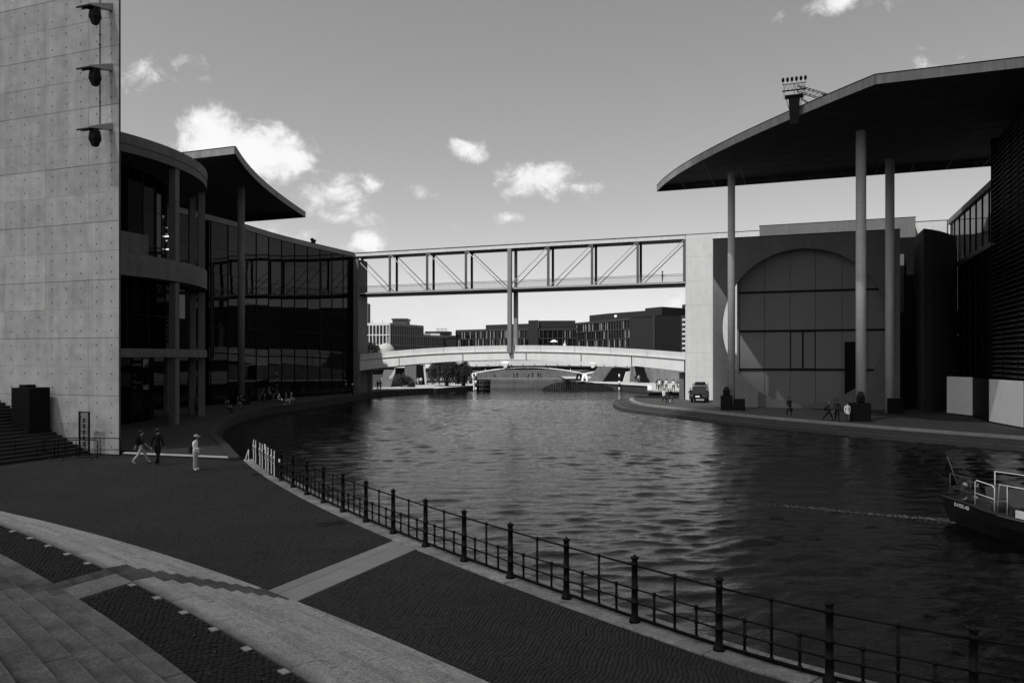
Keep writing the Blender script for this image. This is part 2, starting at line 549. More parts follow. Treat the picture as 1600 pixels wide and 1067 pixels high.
# added sun blocker, unseen high behind the camera, outlined to shade the near plaza, tall wall and disc facade
def build_shade_cloud():
    H = 450.0
    shift = hor * (H / math.tan(SUN_EL))
    edge = [(26, 92.5), (15.5, 81), (0, 71), (-20, 66), (-70, 63), (-130, 40), (-150, -60), (-60, -120), (60, -110), (130, -50), (150, 40), (110, 74), (60, 84)]
    pts = edge + edge[:1]
    pts = catmull(pts, 4)[:-1]
    m = bpy.data.materials.new('shade_cloud_skin'); m.use_nodes = True
    t = NT(m.node_tree)
    for nd in list(t.n): t.n.remove(nd)
    out = t.new('ShaderNodeOutputMaterial')
    tr = t.new('ShaderNodeBsdfTransparent'); tl = t.new('ShaderNodeBsdfTranslucent')
    tr.inputs[0].default_value = (1, 1, 1, 1); tl.inputs[0].default_value = (0.95, 0.95, 0.95, 1)
    mx = t.new('ShaderNodeMixShader'); mx.inputs[0].default_value = 1 - math.sqrt(SHADE_CLOUD_PASS)
    t.l.new(tr.outputs[0], mx.inputs[1]); t.l.new(tl.outputs[0], mx.inputs[2]); t.l.new(mx.outputs[0], out.inputs[0])
    mb = MB(); k = len(pts); cx, cy = 0.0, -10.0
    def ring(f, z): 
        b = len(mb.v)
        for i, p in enumerate(pts):
            mb.v.append((shift.x + cx + (p[0] - cx) * f, shift.y + cy + (p[1] - cy) * f, H + z + 3 * math.sin(i * 2.3)))
        return b
    rings = [ring(.02, -2), ring(.9, -2), ring(1.0, 3), ring(.93, 12), ring(.6, 22), ring(.02, 26)]
    for a, b in zip(rings[:-1], rings[1:]):
        for i in range(k): mb.face((a + i, a + (i + 1) % k, b + (i + 1) % k, b + i))
    mb.face([rings[0] + i for i in range(k)]); mb.face([rings[-1] + i for i in range(k)])
    tag(obj('shade_cloud', mb, m, None, True), kind='structure')


SHADE_CLOUD_PASS = 0.22
build_shade_cloud()

# ================================================================== setting
WZ = -0.75                                # water level
obj('ground', box(-1500, 1500, -300, 3000, -3.2, -3.0), M_quay).__setitem__('kind', 'structure')

QC = (98.81, 96.91); QR = 126.12          # quay arc (inner kerb line)
QBEND = math.atan2(14.4 - QC[1], 3.6 - QC[0]) % (2 * math.pi)
def qpt(a, off=0.0):                      # off > 0 goes towards the river
    ex = max(0.0, (a % (2 * math.pi) - QBEND) * QR); off += 0.033 * min(ex, 8.0) ** 2
    return (QC[0] + (QR - off) * math.cos(a), QC[1] + (QR - off) * math.sin(a))
QA0, QA1 = R(205.9), R(236)
KW = 0.85
def spt(a, d): return (SC[0] + (SR - d) * math.cos(a), SC[1] + (SR - d) * math.sin(a))

# land: plaza and the left bank
prom_edge = [(-14.75, 41.6), (-16.2, 44.7), (-18.6, 49.8), (-21.2, 55), (-23.1, 61), (-25.4, 68.2), (-26.8, 77), (-27.0, 85), (-25.8, 92.6),
             (-24.2, 106), (-23.2, 118), (-21.5, 127), (-17.5, 135), (-13.8, 141), (-11.2, 148), (-7.2, 154), (-6.5, 158), (-9, 168), (-16, 190), (-22, 240)]
prom_c = catmull(prom_edge, 6)
quay_out = [qpt(QA1 - (QA1 - QA0) * i / 60, KW) for i in range(61)]
plaza_poly = quay_out[:-1] + [(-14.9, 42.0), (-60, 60), (-60, -20), (10, -20)]
tri_mesh('plaza', plaza_poly, -2.9, -0.02, M_pave).__setitem__('kind', 'structure')
lb = prom_c + [(-40, 240), (-140, 240), (-140, 60), (-23.6, 43.7)]
k0 = [p for p in lb]
tri_mesh('promenade', [(-14.75, 42.0)] + prom_c[1:78] + [(-45, 127), (-140, 127), (-140, 90), (-22.6, 44.9)], -2.9, 0.12, [M_prom, M_quay]).__setitem__('kind', 'structure')
tri_mesh('quay_path', [(-45, 127.02)] + prom_c[78:] + [(-140, 240), (-140, 127.02)], -2.9, 0.02, [M_prom_pale, M_quay]).__setitem__('kind', 'structure')

# the pale edge of the raised promenade on the left
for i in range(5):
    a = np.array((-22.2, 44.0)); b = np.array((-14.9, 41.86))
    p = a + (b - a) * i / 5; q = a + (b - a) * (i + 1) / 5 - (b - a) * 0.004
    o = obj('kerb_stone', MB().bar((p[0], p[1], 0.10), (q[0], q[1], 0.10), 0.22, 0.07), M_white_conc)
    if i == 0: ek = o
rim = thing('kerb', 'pale low kerb where the raised promenade meets the dark cobbled plaza', 'kerb', (0, 0, 0))
for o in [x for x in col.objects if x.name.startswith('kerb_stone') and x.parent is None]: o.parent = rim

# promenade rim stones along the water, left bank
rimq = thing('promenade_kerb', 'curved stone rim of the left promenade along the dark water', 'kerb')
rs = resample(prom_c[:70], 2.0)
ro = offset_line(rs, 0.55)
for i in range(len(rs) - 1):
    a, b = np.array(rs[i]), np.array(rs[i + 1]); c, d = np.array(ro[i]), np.array(ro[i + 1])
    g = (b - a) * 0.006
    obj('rim_stone', MB().prism([a + g, b - g, d - g, c + g], 0.0, 0.17), M_prom, rimq)

# right bank
rb = [(90, 0), (60, 22), (45, 41), (36, 54), (33.5, 57.4), (30.7, 61.4), (24.2, 72.5), (18.6, 85.7), (16.2, 92), (15.9, 98), (16.6, 105), (18.0, 110), (20.2, 113.6)]
rbc = catmull(rb, 6)
tri_mesh('promenade', rbc + [(40, 113.7), (150, 113.7), (150, 0)], -2.9, 0.0, M_prom).__setitem__('kind', 'structure')
up = [(19.0, 112.6), (25.0, 141), (22.2, 147), (18.2, 157), (14, 163), (13, 175), (14, 240)]
tri_mesh('quay_path', [(20.25, 113.75)] + up[1:] + [(150, 240), (150, 113.75)], -2.9, 0.48, [M_prom_pale, M_quay]).__setitem__('kind', 'structure')
kb = thing('quay_kerb', 'pale slanted kerb of the raised path beyond the right promenade tip', 'kerb')
for a, b in zip([(20.25, 113.75)] + up[1:4], up[1:5]):
    for p, q in zip(resample([a, b], 3.0)[:-1], resample([a, b], 3.0)[1:]):
        obj('kerb_stone', MB().bar((p[0] + .2, p[1], 0.53), (q[0] + .2, q[1] - 0.02, 0.53), 0.7, 0.16), M_white_conc, kb)
# water steps of the right promenade
ws = thing('water_steps', 'long dark steps going down from the right promenade to the river', 'steps')
line = rbc[8:70]
base = resample(line, 4.0)
for k in range(4):
    o1 = offset_line(base, 0.62 * k); o2 = offset_line(base, 0.62 * (k + 1) + (0.0 if k < 3 else 0.3))
    zt = -0.03 - 0.15 * (k + 0.0) if k == 0 else -0.15 * k
    for i in range(len(base) - 1):
        a, b = np.array(o1[i]), np.array(o1[i + 1]); c, d = np.array(o2[i]), np.array(o2[i + 1])
        g = (b - a) * 0.003
        obj('step_block', MB().prism([a + g, b - g, d - g, c + g], -1.6, (0.04 if k == 0 else -0.15 * k)), M_rim if k == 0 else M_prom, ws)

# far quay, beyond the arched road bridge
tri_mesh('far_quay', [(-70, 206), (70, 206), (70, 216), (-70, 216)], -2.9, 0.0, M_bank).__setitem__('kind', 'structure')
fq = obj('embankment_wall', MB().prism([(-70, 216), (70, 216), (70, 217.5), (-70, 217.5)], -1, 3.4), M_bank)
tag(fq, 'rough stone embankment wall seen through the white road bridge arch', 'wall')
tri_mesh('far_bank', [(-900, 217.6), (900, 217.6), (900, 1200), (-900, 1200)], -2.9, 3.0, M_prom).__setitem__('kind', 'structure')

# river: real waves near, finer ripples from the surface
def river():
    x0, x1, y0, y1 = -32.0, 48.0, 4.0, 118.0
    xs = np.linspace(x0, x1, 800); ys = [y0]
    while ys[-1] < y1: ys.append(ys[-1] + min(0.30, max(0.065, 0.0045 * ys[-1])))
    ys = np.array(ys); ys[-1] = y1
    nx, ny = len(xs), len(ys)
    X, Y = np.meshgrid(xs, ys)
    Z = np.zeros_like(X); DX = np.zeros_like(X); DY = np.zeros_like(X)
    for i in range(110):
        lam = 0.34 * (6.5 ** rng.random())
        an = R(-82) + rng.normal(0, 0.48)
        cx, cy = math.cos(an), math.sin(an)
        k = 2 * math.pi / lam
        ph = rng.random() * 6.28
        amp = 0.0031 * lam ** 0.9
        fade = np.clip(1.7 - 0.0045 * Y * 2.2 / lam, 0, 1)
        A = k * (cx * X + cy * Y) + ph + 0.9 * np.sin(0.13 * X + 0.09 * Y + ph) + 0.5 * np.sin(0.41 * X - 0.2 * Y + 2 * ph)
        w = amp * fade * (0.8 + 0.5 * np.sin(0.17 * X * cy + 0.23 * Y * cx + 3 * ph))
        Z += w * np.sin(A); DX += cx * w * np.cos(A); DY += cy * w * np.cos(A)
    g = 0.85 + 0.35 * np.sin(0.21 * X + 0.13 * Y) * np.sin(0.17 * Y - 0.09 * X + 1)
    Z *= g
    # the boat's wake
    for off, s in ((0.0, 1.0),):
        lx, ly = 17.0, 29.2; dx, dy = -0.87, 0.49
        al = (X - lx) * dx + (Y - ly) * dy; ac = -(X - lx) * dy + (Y - ly) * dx
        w = np.exp(-(ac / (0.4 + 0.05 * np.clip(al, 0, 30))) ** 2) * np.clip(al + 1, 0, 1) * np.exp(-np.clip(al, 0, 60) / 12)
        Z += w * 0.03 * np.sin(5 * ac + 2.2 * al)
    edge = np.minimum.reduce([X - x0, x1 - X, Y - y0, y1 - Y]) / 3.0
    edge = np.clip(edge, 0, 1)
    Z *= edge
    V = np.c_[(X + DX * edge).ravel(), (Y + DY * edge).ravel(), (Z + WZ).ravel()]
    idx = np.arange(nx * ny).reshape(ny, nx)
    F = np.c_[idx[:-1, :-1].ravel(), idx[:-1, 1:].ravel(), idx[1:, 1:].ravel(), idx[1:, :-1].ravel()]
    n0 = len(V)
    B = 1200
    ext = np.array([(x0, y0), (x1, y0), (x1, y1), (x0, y1), (-B, -200), (B, -200), (B, 900), (-B, 900)])
    V = np.r_[V, np.c_[ext, np.full(8, WZ)]]
    F = np.r_[F, n0 + np.array([(4, 5, 1, 0), (5, 6, 2, 1), (6, 7, 3, 2), (7, 4, 0, 3)])]
    me = bpy.data.meshes.new('river')
    me.vertices.add(len(V)); me.vertices.foreach_set('co', V.ravel())
    me.loops.add(F.size); me.loops.foreach_set('vertex_index', F.ravel().astype(np.int32))
    me.polygons.add(len(F)); me.polygons.foreach_set('loop_start', np.arange(0, F.size, 4, dtype=np.int32))
    me.polygons.foreach_set('use_smooth', np.ones(len(F), bool))
    me.update(); me.validate()
    me.materials.append(M_water)
    tag(link('river', me), kind='structure')


river()

# ------------------------------------------------------------------ plaza paving, kerb and steps
# direction and edges of the stone strip that runs from the quay up the steps
SD = np.array((-0.405, -0.914)); SP = np.array((0.914, -0.405))
S_L = np.array((-5.94, 17.84)); S_W = 1.16
def strip_coord(p):
    q = np.array(p) - S_L
    return q @ SP, q @ SD        # across (0..S_W), along towards the steps

kerb = thing('quay_edge', 'worn granite kerb under the black iron railing beside the river', 'kerb')
nk = 34
for i in range(nk):
    a0 = QA0 + (QA1 - QA0) * i / nk; a1 = QA0 + (QA1 - QA0) * (i + 1) / nk - 0.00016
    pts = [qpt(a0), qpt((a0 + a1) / 2), qpt(a1), qpt(a1, KW + 0.05), qpt((a0 + a1) / 2, KW + 0.05), qpt(a0, KW + 0.05)]
    bevel(obj('kerb_stone', MB().prism(pts, -0.5, 0.012 + random.uniform(0, 0.020)), M_kerb, kerb), 0.02)
pipe = MB().tube([(*qpt(QA0 + (QA1 - QA0) * i / 120, 0.50), 0.07) for i in range(121)], 0.035, 6)
obj('cable_pipe', pipe, M_iron, kerb, True)

strip = thing('stone_strip', 'smooth pale granite strip crossing the cobbles from quay to steps', 'paving strip')
L = 5.8
for lane in ((0.0, 0.40), (0.415, S_W)):
    n = 4
    for i in range(n):
        s0 = -L + L * i / n + (0.25 if lane[0] else 0); s1 = -L + L * (i + 1) / n + (0.25 if lane[0] else 0) - 0.014
        if i == n - 1: s1 = 0.75
        q = [S_L + SP * lane[0] + SD * s0, S_L + SP * lane[1] + SD * s0, S_L + SP * lane[1] + SD * s1, S_L + SP * lane[0] + SD * s1]
        bevel(obj('granite_slab', MB().prism(q, -0.3, 0.012 + random.uniform(0, 0.006)), M_slab, strip), 0.008)


def cobbles(name, pts, zt, size, m, label, ax, jit=0.06):
    """pts: centres (n x 2); each stone a five-faced block with a slightly domed, tilted top"""
    n = len(pts)
    hx = size * (0.46 + rng.uniform(-jit, jit * 0.4, (n, 1))); hy = size * (0.46 + rng.uniform(-jit, jit * 0.4, (n, 1)))
    ang = ax + rng.normal(0, 0.05, (n, 1))
    c, s = np.cos(ang), np.sin(ang)
    loc = np.array([(-1, -1), (1, -1), (1, 1), (-1, 1)], float)
    V = np.zeros((n, 8, 3))
    tz = zt + rng.normal(0, 0.0035, (n, 1)); tiltx = rng.normal(0, 0.03, (n, 1)); tilty = rng.normal(0, 0.03, (n, 1))
    for k in range(8):
        sc = 1.0 if k < 4 else 0.80
        lx = loc[k % 4, 0] * hx * sc; ly = loc[k % 4, 1] * hy * sc
        V[:, k, 0:1] = pts[:, 0:1] + lx * c - ly * s
        V[:, k, 1:2] = pts[:, 1:2] + lx * s + ly * c
        V[:, k, 2:3] = (zt - 0.030) if k < 4 else (tz + lx * tiltx + ly * tilty)
    fb = np.array([(4, 5, 6, 7), (0, 1, 5, 4), (1, 2, 6, 5), (2, 3, 7, 6), (3, 0, 4, 7)])
    F = (fb[None] + 8 * np.arange(n)[:, None, None]).reshape(-1, 4)
    me = bpy.data.meshes.new(name)
    me.vertices.add(n * 8); me.vertices.foreach_set('co', V.ravel())
    me.loops.add(F.size); me.loops.foreach_set('vertex_index', F.ravel().astype(np.int32))
    me.polygons.add(len(F)); me.polygons.foreach_set('loop_start', np.arange(0, F.size, 4, dtype=np.int32))
    me.update()
    at = me.attributes.new('shade', 'FLOAT', 'POINT')
    at.data.foreach_set('value', np.repeat(np.clip(rng.normal(1, 0.22, n), 0.5, 1.7), 8).astype(np.float32))
    me.materials.append(m)
    return tag(link(name, me), kind='stuff')


def plaza_cobbles():
    st = 0.088
    # rows follow the strip's direction, bowed in waves
    A = np.arange(-26, 16, st); B = np.arange(-24, 24, st)
    a, b = np.meshgrid(A, B)
    a = a + (np.arange(len(B)) % 2)[:, None] * st * 0.0
    wav = 0.034 * np.sin(b * 2 * math.pi / 1.45 + 2.4 * np.sin(a * 0.45) + 1.1 * np.sin(a * 1.3 + 1)) + 0.016 * np.sin(b * 2 * math.pi / 0.8 + 2.2 * np.sin(a * 0.9 + 2)) + 0.25 * np.sin(b * 0.55 + 0.5)
    aa = (a + wav).ravel(); bb = (b + (np.arange(len(A)) % 2)[None, :] * st * 0.5).ravel()
    P = S_L + SP * aa[:, None] + SD * bb[:, None] + np.array((0, 0))
    P = P + rng.normal(0, 0.004, P.shape)
    ds = SR - np.hypot(P[:, 0] - SC[0], P[:, 1] - SC[1])
    dq = np.hypot(P[:, 0] - QC[0], P[:, 1] - QC[1]) - QR
    q = P - S_L
    across = q @ SP
    ok = (ds < -0.06) & (dq > 0.06) & ~((across > -0.05) & (across < S_W + 0.05)) & (P[:, 1] < 40) & (P[:, 1] > 5)
    # inside the picture's ground, with a margin for a step to the side
    ok &= (np.abs(P[:, 0]) < 0.75 * P[:, 1] + 3)
    cobbles('cobblestones', P[ok], 0.0, st, M_cobble, '', math.atan2(SP[1], SP[0]))


plaza_cobbles()

def step_angle(d, across):
    """angle on the step arc at depth d where the strip's line `across` crosses"""
    p = S_L + SP * across
    r = SR - d
    w = p - np.array(SC)
    bq = w @ SD; cq = w @ w - r * r
    t = -bq + math.sqrt(bq * bq - cq)
    t2 = -bq - math.sqrt(bq * bq - cq)
    t = min((t, t2), key=abs)
    q = p + SD * t
    return math.atan2(q[1] - SC[1], q[0] - SC[0])


def flight(name, label, d0, z0, n, amin, amax, blk, gm):
    fl = thing(name, label, 'steps')
    for k in range(n):
        d = d0 + TR * k; z = z0 + RI * (k + 1)
        aL = step_angle(d + TR / 2, 0.0); aR = step_angle(d + TR / 2, S_W)
        lo, hi = min(aL, aR), max(aL, aR)
        cuts = []
        a = hi + (random.uniform(0.4, 1.0) * blk / SR)
        left = [hi]
        while a < amax: left.append(a); a += blk / SR * random.uniform(0.85, 1.1)
        left.append(amax)
        a = lo - (random.uniform(0.4, 1.0) * blk / SR)
        right = [lo]
        while a > amin: right.append(a); a -= blk / SR * random.uniform(0.85, 1.1)
        right.append(amin)
        segs = [(x, y, gm) for x, y in zip(left[:-1], left[1:])] + [(y, x, gm) for x, y in zip(right[:-1], right[1:])]
        segs.append((lo, (lo * 0.62 + hi * 0.38), M_granite_old)); segs.append((lo * 0.62 + hi * 0.38, hi, M_granite_old))
        ov = 0.03 if k < n - 1 else -0.004
        for a0, a1, m in segs:
            if a1 - a0 < 0.0008: continue
            g = 0.003 / SR
            a0 += g; a1 -= g
            pts = [spt(a0, d), spt((a0 + a1) / 2, d), spt(a1, d), spt(a1, d + TR + ov), spt((a0 + a1) / 2, d + TR + ov), spt(a0, d + TR + ov)]
            dz = random.uniform(-0.004, 0.004)
            bevel(obj('granite_block', MB().prism(pts, max(-0.3, z - RI - 0.1), z + dz), m, fl), 0.010)
    return fl


def ang(x, y): return math.atan2(y - SC[1], x - SC[0])
A_MIN, A_MAX = ang(6, 6), ang(-24, 29)
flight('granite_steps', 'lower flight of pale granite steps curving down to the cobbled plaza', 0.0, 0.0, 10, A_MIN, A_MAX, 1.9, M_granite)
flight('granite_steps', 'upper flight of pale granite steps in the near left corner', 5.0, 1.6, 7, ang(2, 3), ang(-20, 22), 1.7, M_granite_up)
# landing between the flights: slab, cobbles, strip stones, pale inlays
land = [spt(A_MIN + (A_MAX - A_MIN) * i / 40, 3.85) for i in range(41)]
land_in = [spt(A_MIN + (A_MAX - A_MIN) * i / 40, 5.02) for i in range(41)]
tri_mesh('landing', land + land_in[::-1], -0.4, 1.575, M_pave).__setitem__('kind', 'structure')
back = [spt(A_MIN - 0.05 + (A_MAX - A_MIN + 0.1) * i / 40, 5.0 + TR * 7) for i in range(41)]
tri_mesh('terrace', back + [(-60, 20), (-60, -40), (30, -40), (30, -5)], -0.4, 1.6 + RI * 7, M_pave).__setitem__('kind', 'structure')
lp = []
st = 0.088
for i in range(int((A_MAX - A_MIN) * SR / st)):
    for j in range(13):
        a = A_MIN + i * st / SR + .0003 * math.sin(j * .7 + i * .3); dd = 3.928 + st * (j + .5 * (i % 2)) + (.012 * math.sin(i * .55) if j else 0)
        if dd > 4.95: continue
        p = spt(a, dd); q = np.array(p) - S_L
        if -0.06 < q @ SP < S_W + 0.06: continue
        lp.append(p)
cobbles('landing_cobbles', np.array(lp) + rng.normal(0, .006, (len(lp), 2)), 1.595, st, mat('landing_setts', 0.0055, 0.85, 0.3, 1.0, 0.2, 60, 0.3, attr='shade', speck=0.3), '', R(43))
ls = thing('stone_strip', 'stained granite strip crossing the dark landing between the two flights', 'paving strip')
for lane in ((0.0, 0.40), (0.42, S_W)):
    a0, a1 = step_angle(3.86, lane[0]), step_angle(3.86, lane[1]); b0, b1 = step_angle(4.99, lane[0]), step_angle(4.99, lane[1])
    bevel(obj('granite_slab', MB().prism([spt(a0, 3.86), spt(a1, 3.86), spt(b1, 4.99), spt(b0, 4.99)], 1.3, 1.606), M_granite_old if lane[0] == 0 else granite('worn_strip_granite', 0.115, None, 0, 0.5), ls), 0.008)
inl = thing('landing_inlays', 'row of small pale inlay stones along the edge of the dark landing', 'inlay')
for i in range(-14, 20):
    a = ang(-6.55, 13.26) + i * 1.09 / SR
    if a > A_MAX or a < A_MIN: continue
    p = spt(a, 3.93); q = np.array(p) - S_L
    if -0.1 < q @ SP < S_W + 0.1: continue
    g = 0.082 / SR
    obj('inlay_stone', MB().prism([spt(a - g, 3.885), spt(a + g, 3.885), spt(a + g, 3.985), spt(a - g, 3.985)], 1.5, 1.606), M_inlay, inl)
# a slim drain cover and a few pale leaves / scraps on the landing
leaves = tag(link('fallen_leaves', None), 'scatter of tiny dry leaves on the dark cobbled landing', 'leaves')
for i in range(26):
    a = random.uniform(A_MIN + 0.03, ang(-8, 14)); dd = random.uniform(4.0, 4.9)
    p = spt(a, dd)
    s = random.uniform(0.015, 0.03)
    lf = obj('fallen_leaf', MB().hexa([(s * math.cos(t) , s * 0.6 * math.sin(t), 0) for t in (0.2, 1.9, 3.4, 5.0)], [(s * math.cos(t), s * 0.6 * math.sin(t), 0.004 + 0.004 * math.sin(3 * t)) for t in (0.2, 1.9, 3.4, 5.0)]), M_cl_mid, None, False, (p[0], p[1], 1.605), random.uniform(0, 6))
    lf.parent = leaves
# access covers in the plaza
for (x, y, a) in ((-11.9, 36.5, 0.3), (-6.0, 25.6, 0.6)):
    o = obj('access_cover', MB().box(-0.45, 0.45, -0.3, 0.3, -0.03, 0.006), M_iron, None, False, (x, y, 0), a)
    tag(o, 'flat dark metal cover let into the cobbles near the %s' % ('white crosses' if y > 30 else 'iron railing posts'), 'cover')

# ================================================================== left side: concrete wall, rotunda, glass building
# ---- the tall wall with its three projecting lamps
wall = thing('concrete_wall', 'tall pale concrete wall with rows of tie holes, at the left edge', 'wall', UV(-36.5, 33.3), -TH)
obj('wall_core', MB().prism([(-26, .03), (-.03, .03), (-.03, .06), (-2.2, .9), (-26, .9)], -0.3, 30.5), M_joint, wall)
us = [0.0, -2.34] + [-2.34 - 3.45 * i for i in range(1, 7)]
zs = []
z = 0.0
for i in range(9):
    zs += [(3.35 * i, 3.35 * i + 1.67, 0.004, 0.002), (3.35 * i + 1.673, 3.35 * (i + 1), 0.002, 0.020)]
holes = MB()
for ui in range(len(us) - 1):
    for (z0, z1, g0, g1) in zs:
        x1, x0 = us[ui] - 0.003, us[ui + 1] + 0.003
        dy = random.uniform(-0.006, 0.006)
        bevel(obj('concrete_panel', box(x0, x1, -0.05 + dy, 0.028, z0 + g0, z1 - g1), M_wall, wall), 0.006, 1)
        nh = 3 if ui else 2
        for i in range(nh):
            hx = x1 - (0.55 + 1.15 * i if ui == 0 else 0.60 + 1.15 * i)
            for hz in (0.42, 1.25):
                k = len(holes.v)
                n = 8
                for j in range(n):
                    an = 2 * math.pi * j / n
                    holes.v.append((hx + 0.043 * math.cos(an), -0.0585 , z0 + hz + 0.043 * math.sin(an)))
                holes.face(list(range(k, k + n)))
tag(obj('tie_holes', holes, M_black, wall), kind='stuff')
obj('edge_strip', box(0.0, 0.02, -0.045, 0.06, 0, 30.5), M_joint, wall)
cab = MB().tube([(-1.42, -0.09, zz) for zz in (30, 26.5, 22.5, 19.0)], 0.022, 6)
for zz in (28.3, 24.2, 23.6, 20.9, 20.3):
    cab.box(-1.46, -1.38, -0.12, -0.05, zz, zz + 0.05)
obj('cable', cab, M_iron, wall)

lamp0 = None
LZ = (25.75, 22.3, 18.9)
for i, zz in enumerate(LZ):
    nm = ('topmost', 'middle', 'lowest')[i]
    lt = thing('wall_lamp', '%s of the three bracket floodlights on the tall concrete wall' % nm, 'lamp', UV(-37.1, 33.25, zz), -TH, 'bracket lamps on the concrete wall')
    br = MB().hexa([(-0.72, -1.5, -.56), (0.05, -1.5, -.56), (0.14, 0, -0.28), (-0.14, 0, -0.28)],
                   [(-0.72, -1.5, -.47), (0.05, -1.5, -.47), (0.14, 0, 0.14), (-0.14, 0, 0.14)])
    bevel(obj('bracket', br, M_truss, lt), 0.01)
    fr = MB()
    for x in (-0.75, -0.5, -0.2, 0.05): fr.bar((x, -1.58, -0.60), (x * 0.6, -0.7, -0.45), 0.05)
    fr.bar((-0.82, -1.55, -0.62), (0.12, -1.55, -0.62), 0.07); fr.bar((-0.82, -1.25, -0.60), (0.1, -1.25, -0.60), 0.05)
    obj('frame', fr, M_iron, lt)
    b = MB()
    b.hexa([(-.14, -1.17, -1.50), (.10, -1.17, -1.50), (.10, -.93, -1.50), (-.14, -.93, -1.50)], [(-.26, -1.30, -1.08), (.22, -1.30, -1.08), (.22, -.80, -1.08), (-.26, -.80, -1.08)])
    b.hexa([(-.26, -1.30, -1.075), (.22, -1.30, -1.075), (.22, -.80, -1.075), (-.26, -.80, -1.075)], [(-.20, -1.25, -.58), (.16, -1.25, -.58), (.16, -.85, -.58), (-.20, -.85, -.58)])
    bevel(obj('lamp_housing', b, M_black, lt), 0.02)

# ---- dark outdoor stair against the wall
st_t = thing('outdoor_stair', 'wide dark granite stair climbing left against the tall concrete wall', 'stairs', UV(-36.5, 33.25), -TH)
U_F = -2.15
for k in range(24):
    u1 = U_F - 0.43 * k; z = 0.165 * (k + 1)
    L0 = -14.5
    for j in range(3):
        y0 = L0 + (14.38 / 3) * j; y1 = L0 + (14.38 / 3) * (j + 1) - 0.006
        obj('stair_block', box(u1 - 0.60, u1, y0, y1, max(-0.1, z - 0.30), z - 0.012), M_dstep, st_t)
    obj('nosing', box(u1 - 0.05, u1 + 0.004, L0, -0.13, z - 0.012, z), M_nose, st_t)
obj('stair_end', MB().hexa([(U_F, L0 + .0, -.1), (U_F, L0 + .05, -.1), (-12.5, L0 + .05, -.1), (-12.5, L0, -.1)],
                           [(U_F, L0, 0.0), (U_F, L0 + .05, 0.0), (-12.5, L0 + .05, 3.9), (-12.5, L0, 3.9)]), M_dstep, st_t)

bx = thing('lighting_plinth', 'big black box with a small cap standing on the dark stair', 'plinth', UV(-36.5 - 5.75, 33.25 - 0.98, 1.5), -TH)
b1 = MB().box(-.74, .74, -0.66, 0.66, -1.2, 2.30); bevel(obj('housing', b1, M_plinth, bx), 0.03)
bevel(obj('cap', MB().box(-0.45, 0.1, -0.4, 0.25, 2.302, 2.47), M_black, bx), 0.02)

# ---- information stele
sg = thing('information_stele', 'tall glass information panel with five dark pictograms against the concrete wall', 'sign', UV(-38.35, 32.55), -TH)
obj('base', MB().box(-0.42, 0.42, -0.12, 0.12, -0.03, 0.04), M_iron, sg)
for x in (-0.37, 0.37): obj('frame_post', box(x - 0.035, x + 0.035, -0.04, 0.04, 0.04, 2.47), M_iron, sg)
obj('frame_rail', box(-0.334, 0.334, -0.035, 0.035, 2.40, 2.46), M_iron, sg)
gp = obj('glass_panel', box(-0.334, 0.334, -0.008, 0.008, 0.05, 2.398), M_sign_glass, sg)
for i in range(5):
    z = 1.95 - 0.335 * i
    pc = obj('pictogram', box(-0.10, 0.09, -0.016, -0.0085, z - 0.12, z + 0.12), M_black, sg)
    mk = MB()
    if i == 0: mk.box(-0.06, 0.05, -0.019, -0.0165, z - 0.07, z - 0.03).box(-0.03, 0.02, -0.019, -0.0165, z - 0.02, z + 0.07)
    elif i == 1: mk.lathe([(0.03, 0), (0.03, 0.002)], 8, (0, -0.018, z + 0.05)).box(-0.03, 0.02, -0.019, -0.0165, z - 0.09, z + 0.03)
    elif i == 2: mk.box(-0.06, -0.02, -0.019, -0.0165, z - 0.06, z + 0.06).box(-0.01, 0.05, -0.019, -0.0165, z - 0.06, z - 0.02)
    elif i == 3: mk.box(-0.05, 0.04, -0.019, -0.0165, z - 0.02, z + 0.02)
    else: mk.box(-0.05, 0.04, -0.019, -0.0165, z + 0.01, z + 0.06).box(-0.05, 0.0, -0.019, -0.0165, z - 0.07, z - 0.01)
    obj('symbol', mk, M_cl_mid, pc)
tx = MB()
tx.box(-0.25, -0.06, -0.013, -0.0085, 2.08, 2.095).box(0.02, 0.25, -0.013, -0.0085, 2.08, 2.095)
for i in range(5):
    for j in range(4):
        tx.box(-0.25, -0.14 - random.uniform(0, 0.05), -0.012, -0.0085, 2.03 - 0.335 * i - 0.05 * j, 2.038 - 0.335 * i - 0.05 * j)
        tx.box(0.14, 0.27 - random.uniform(0, 0.06), -0.012, -0.0085, 2.03 - 0.335 * i - 0.05 * j, 2.038 - 0.335 * i - 0.05 * j)
tx.box(-0.03, 0.02, -0.013, -0.0085, 2.19, 2.23)
obj('printed_lines', tx, M_iron, sg)

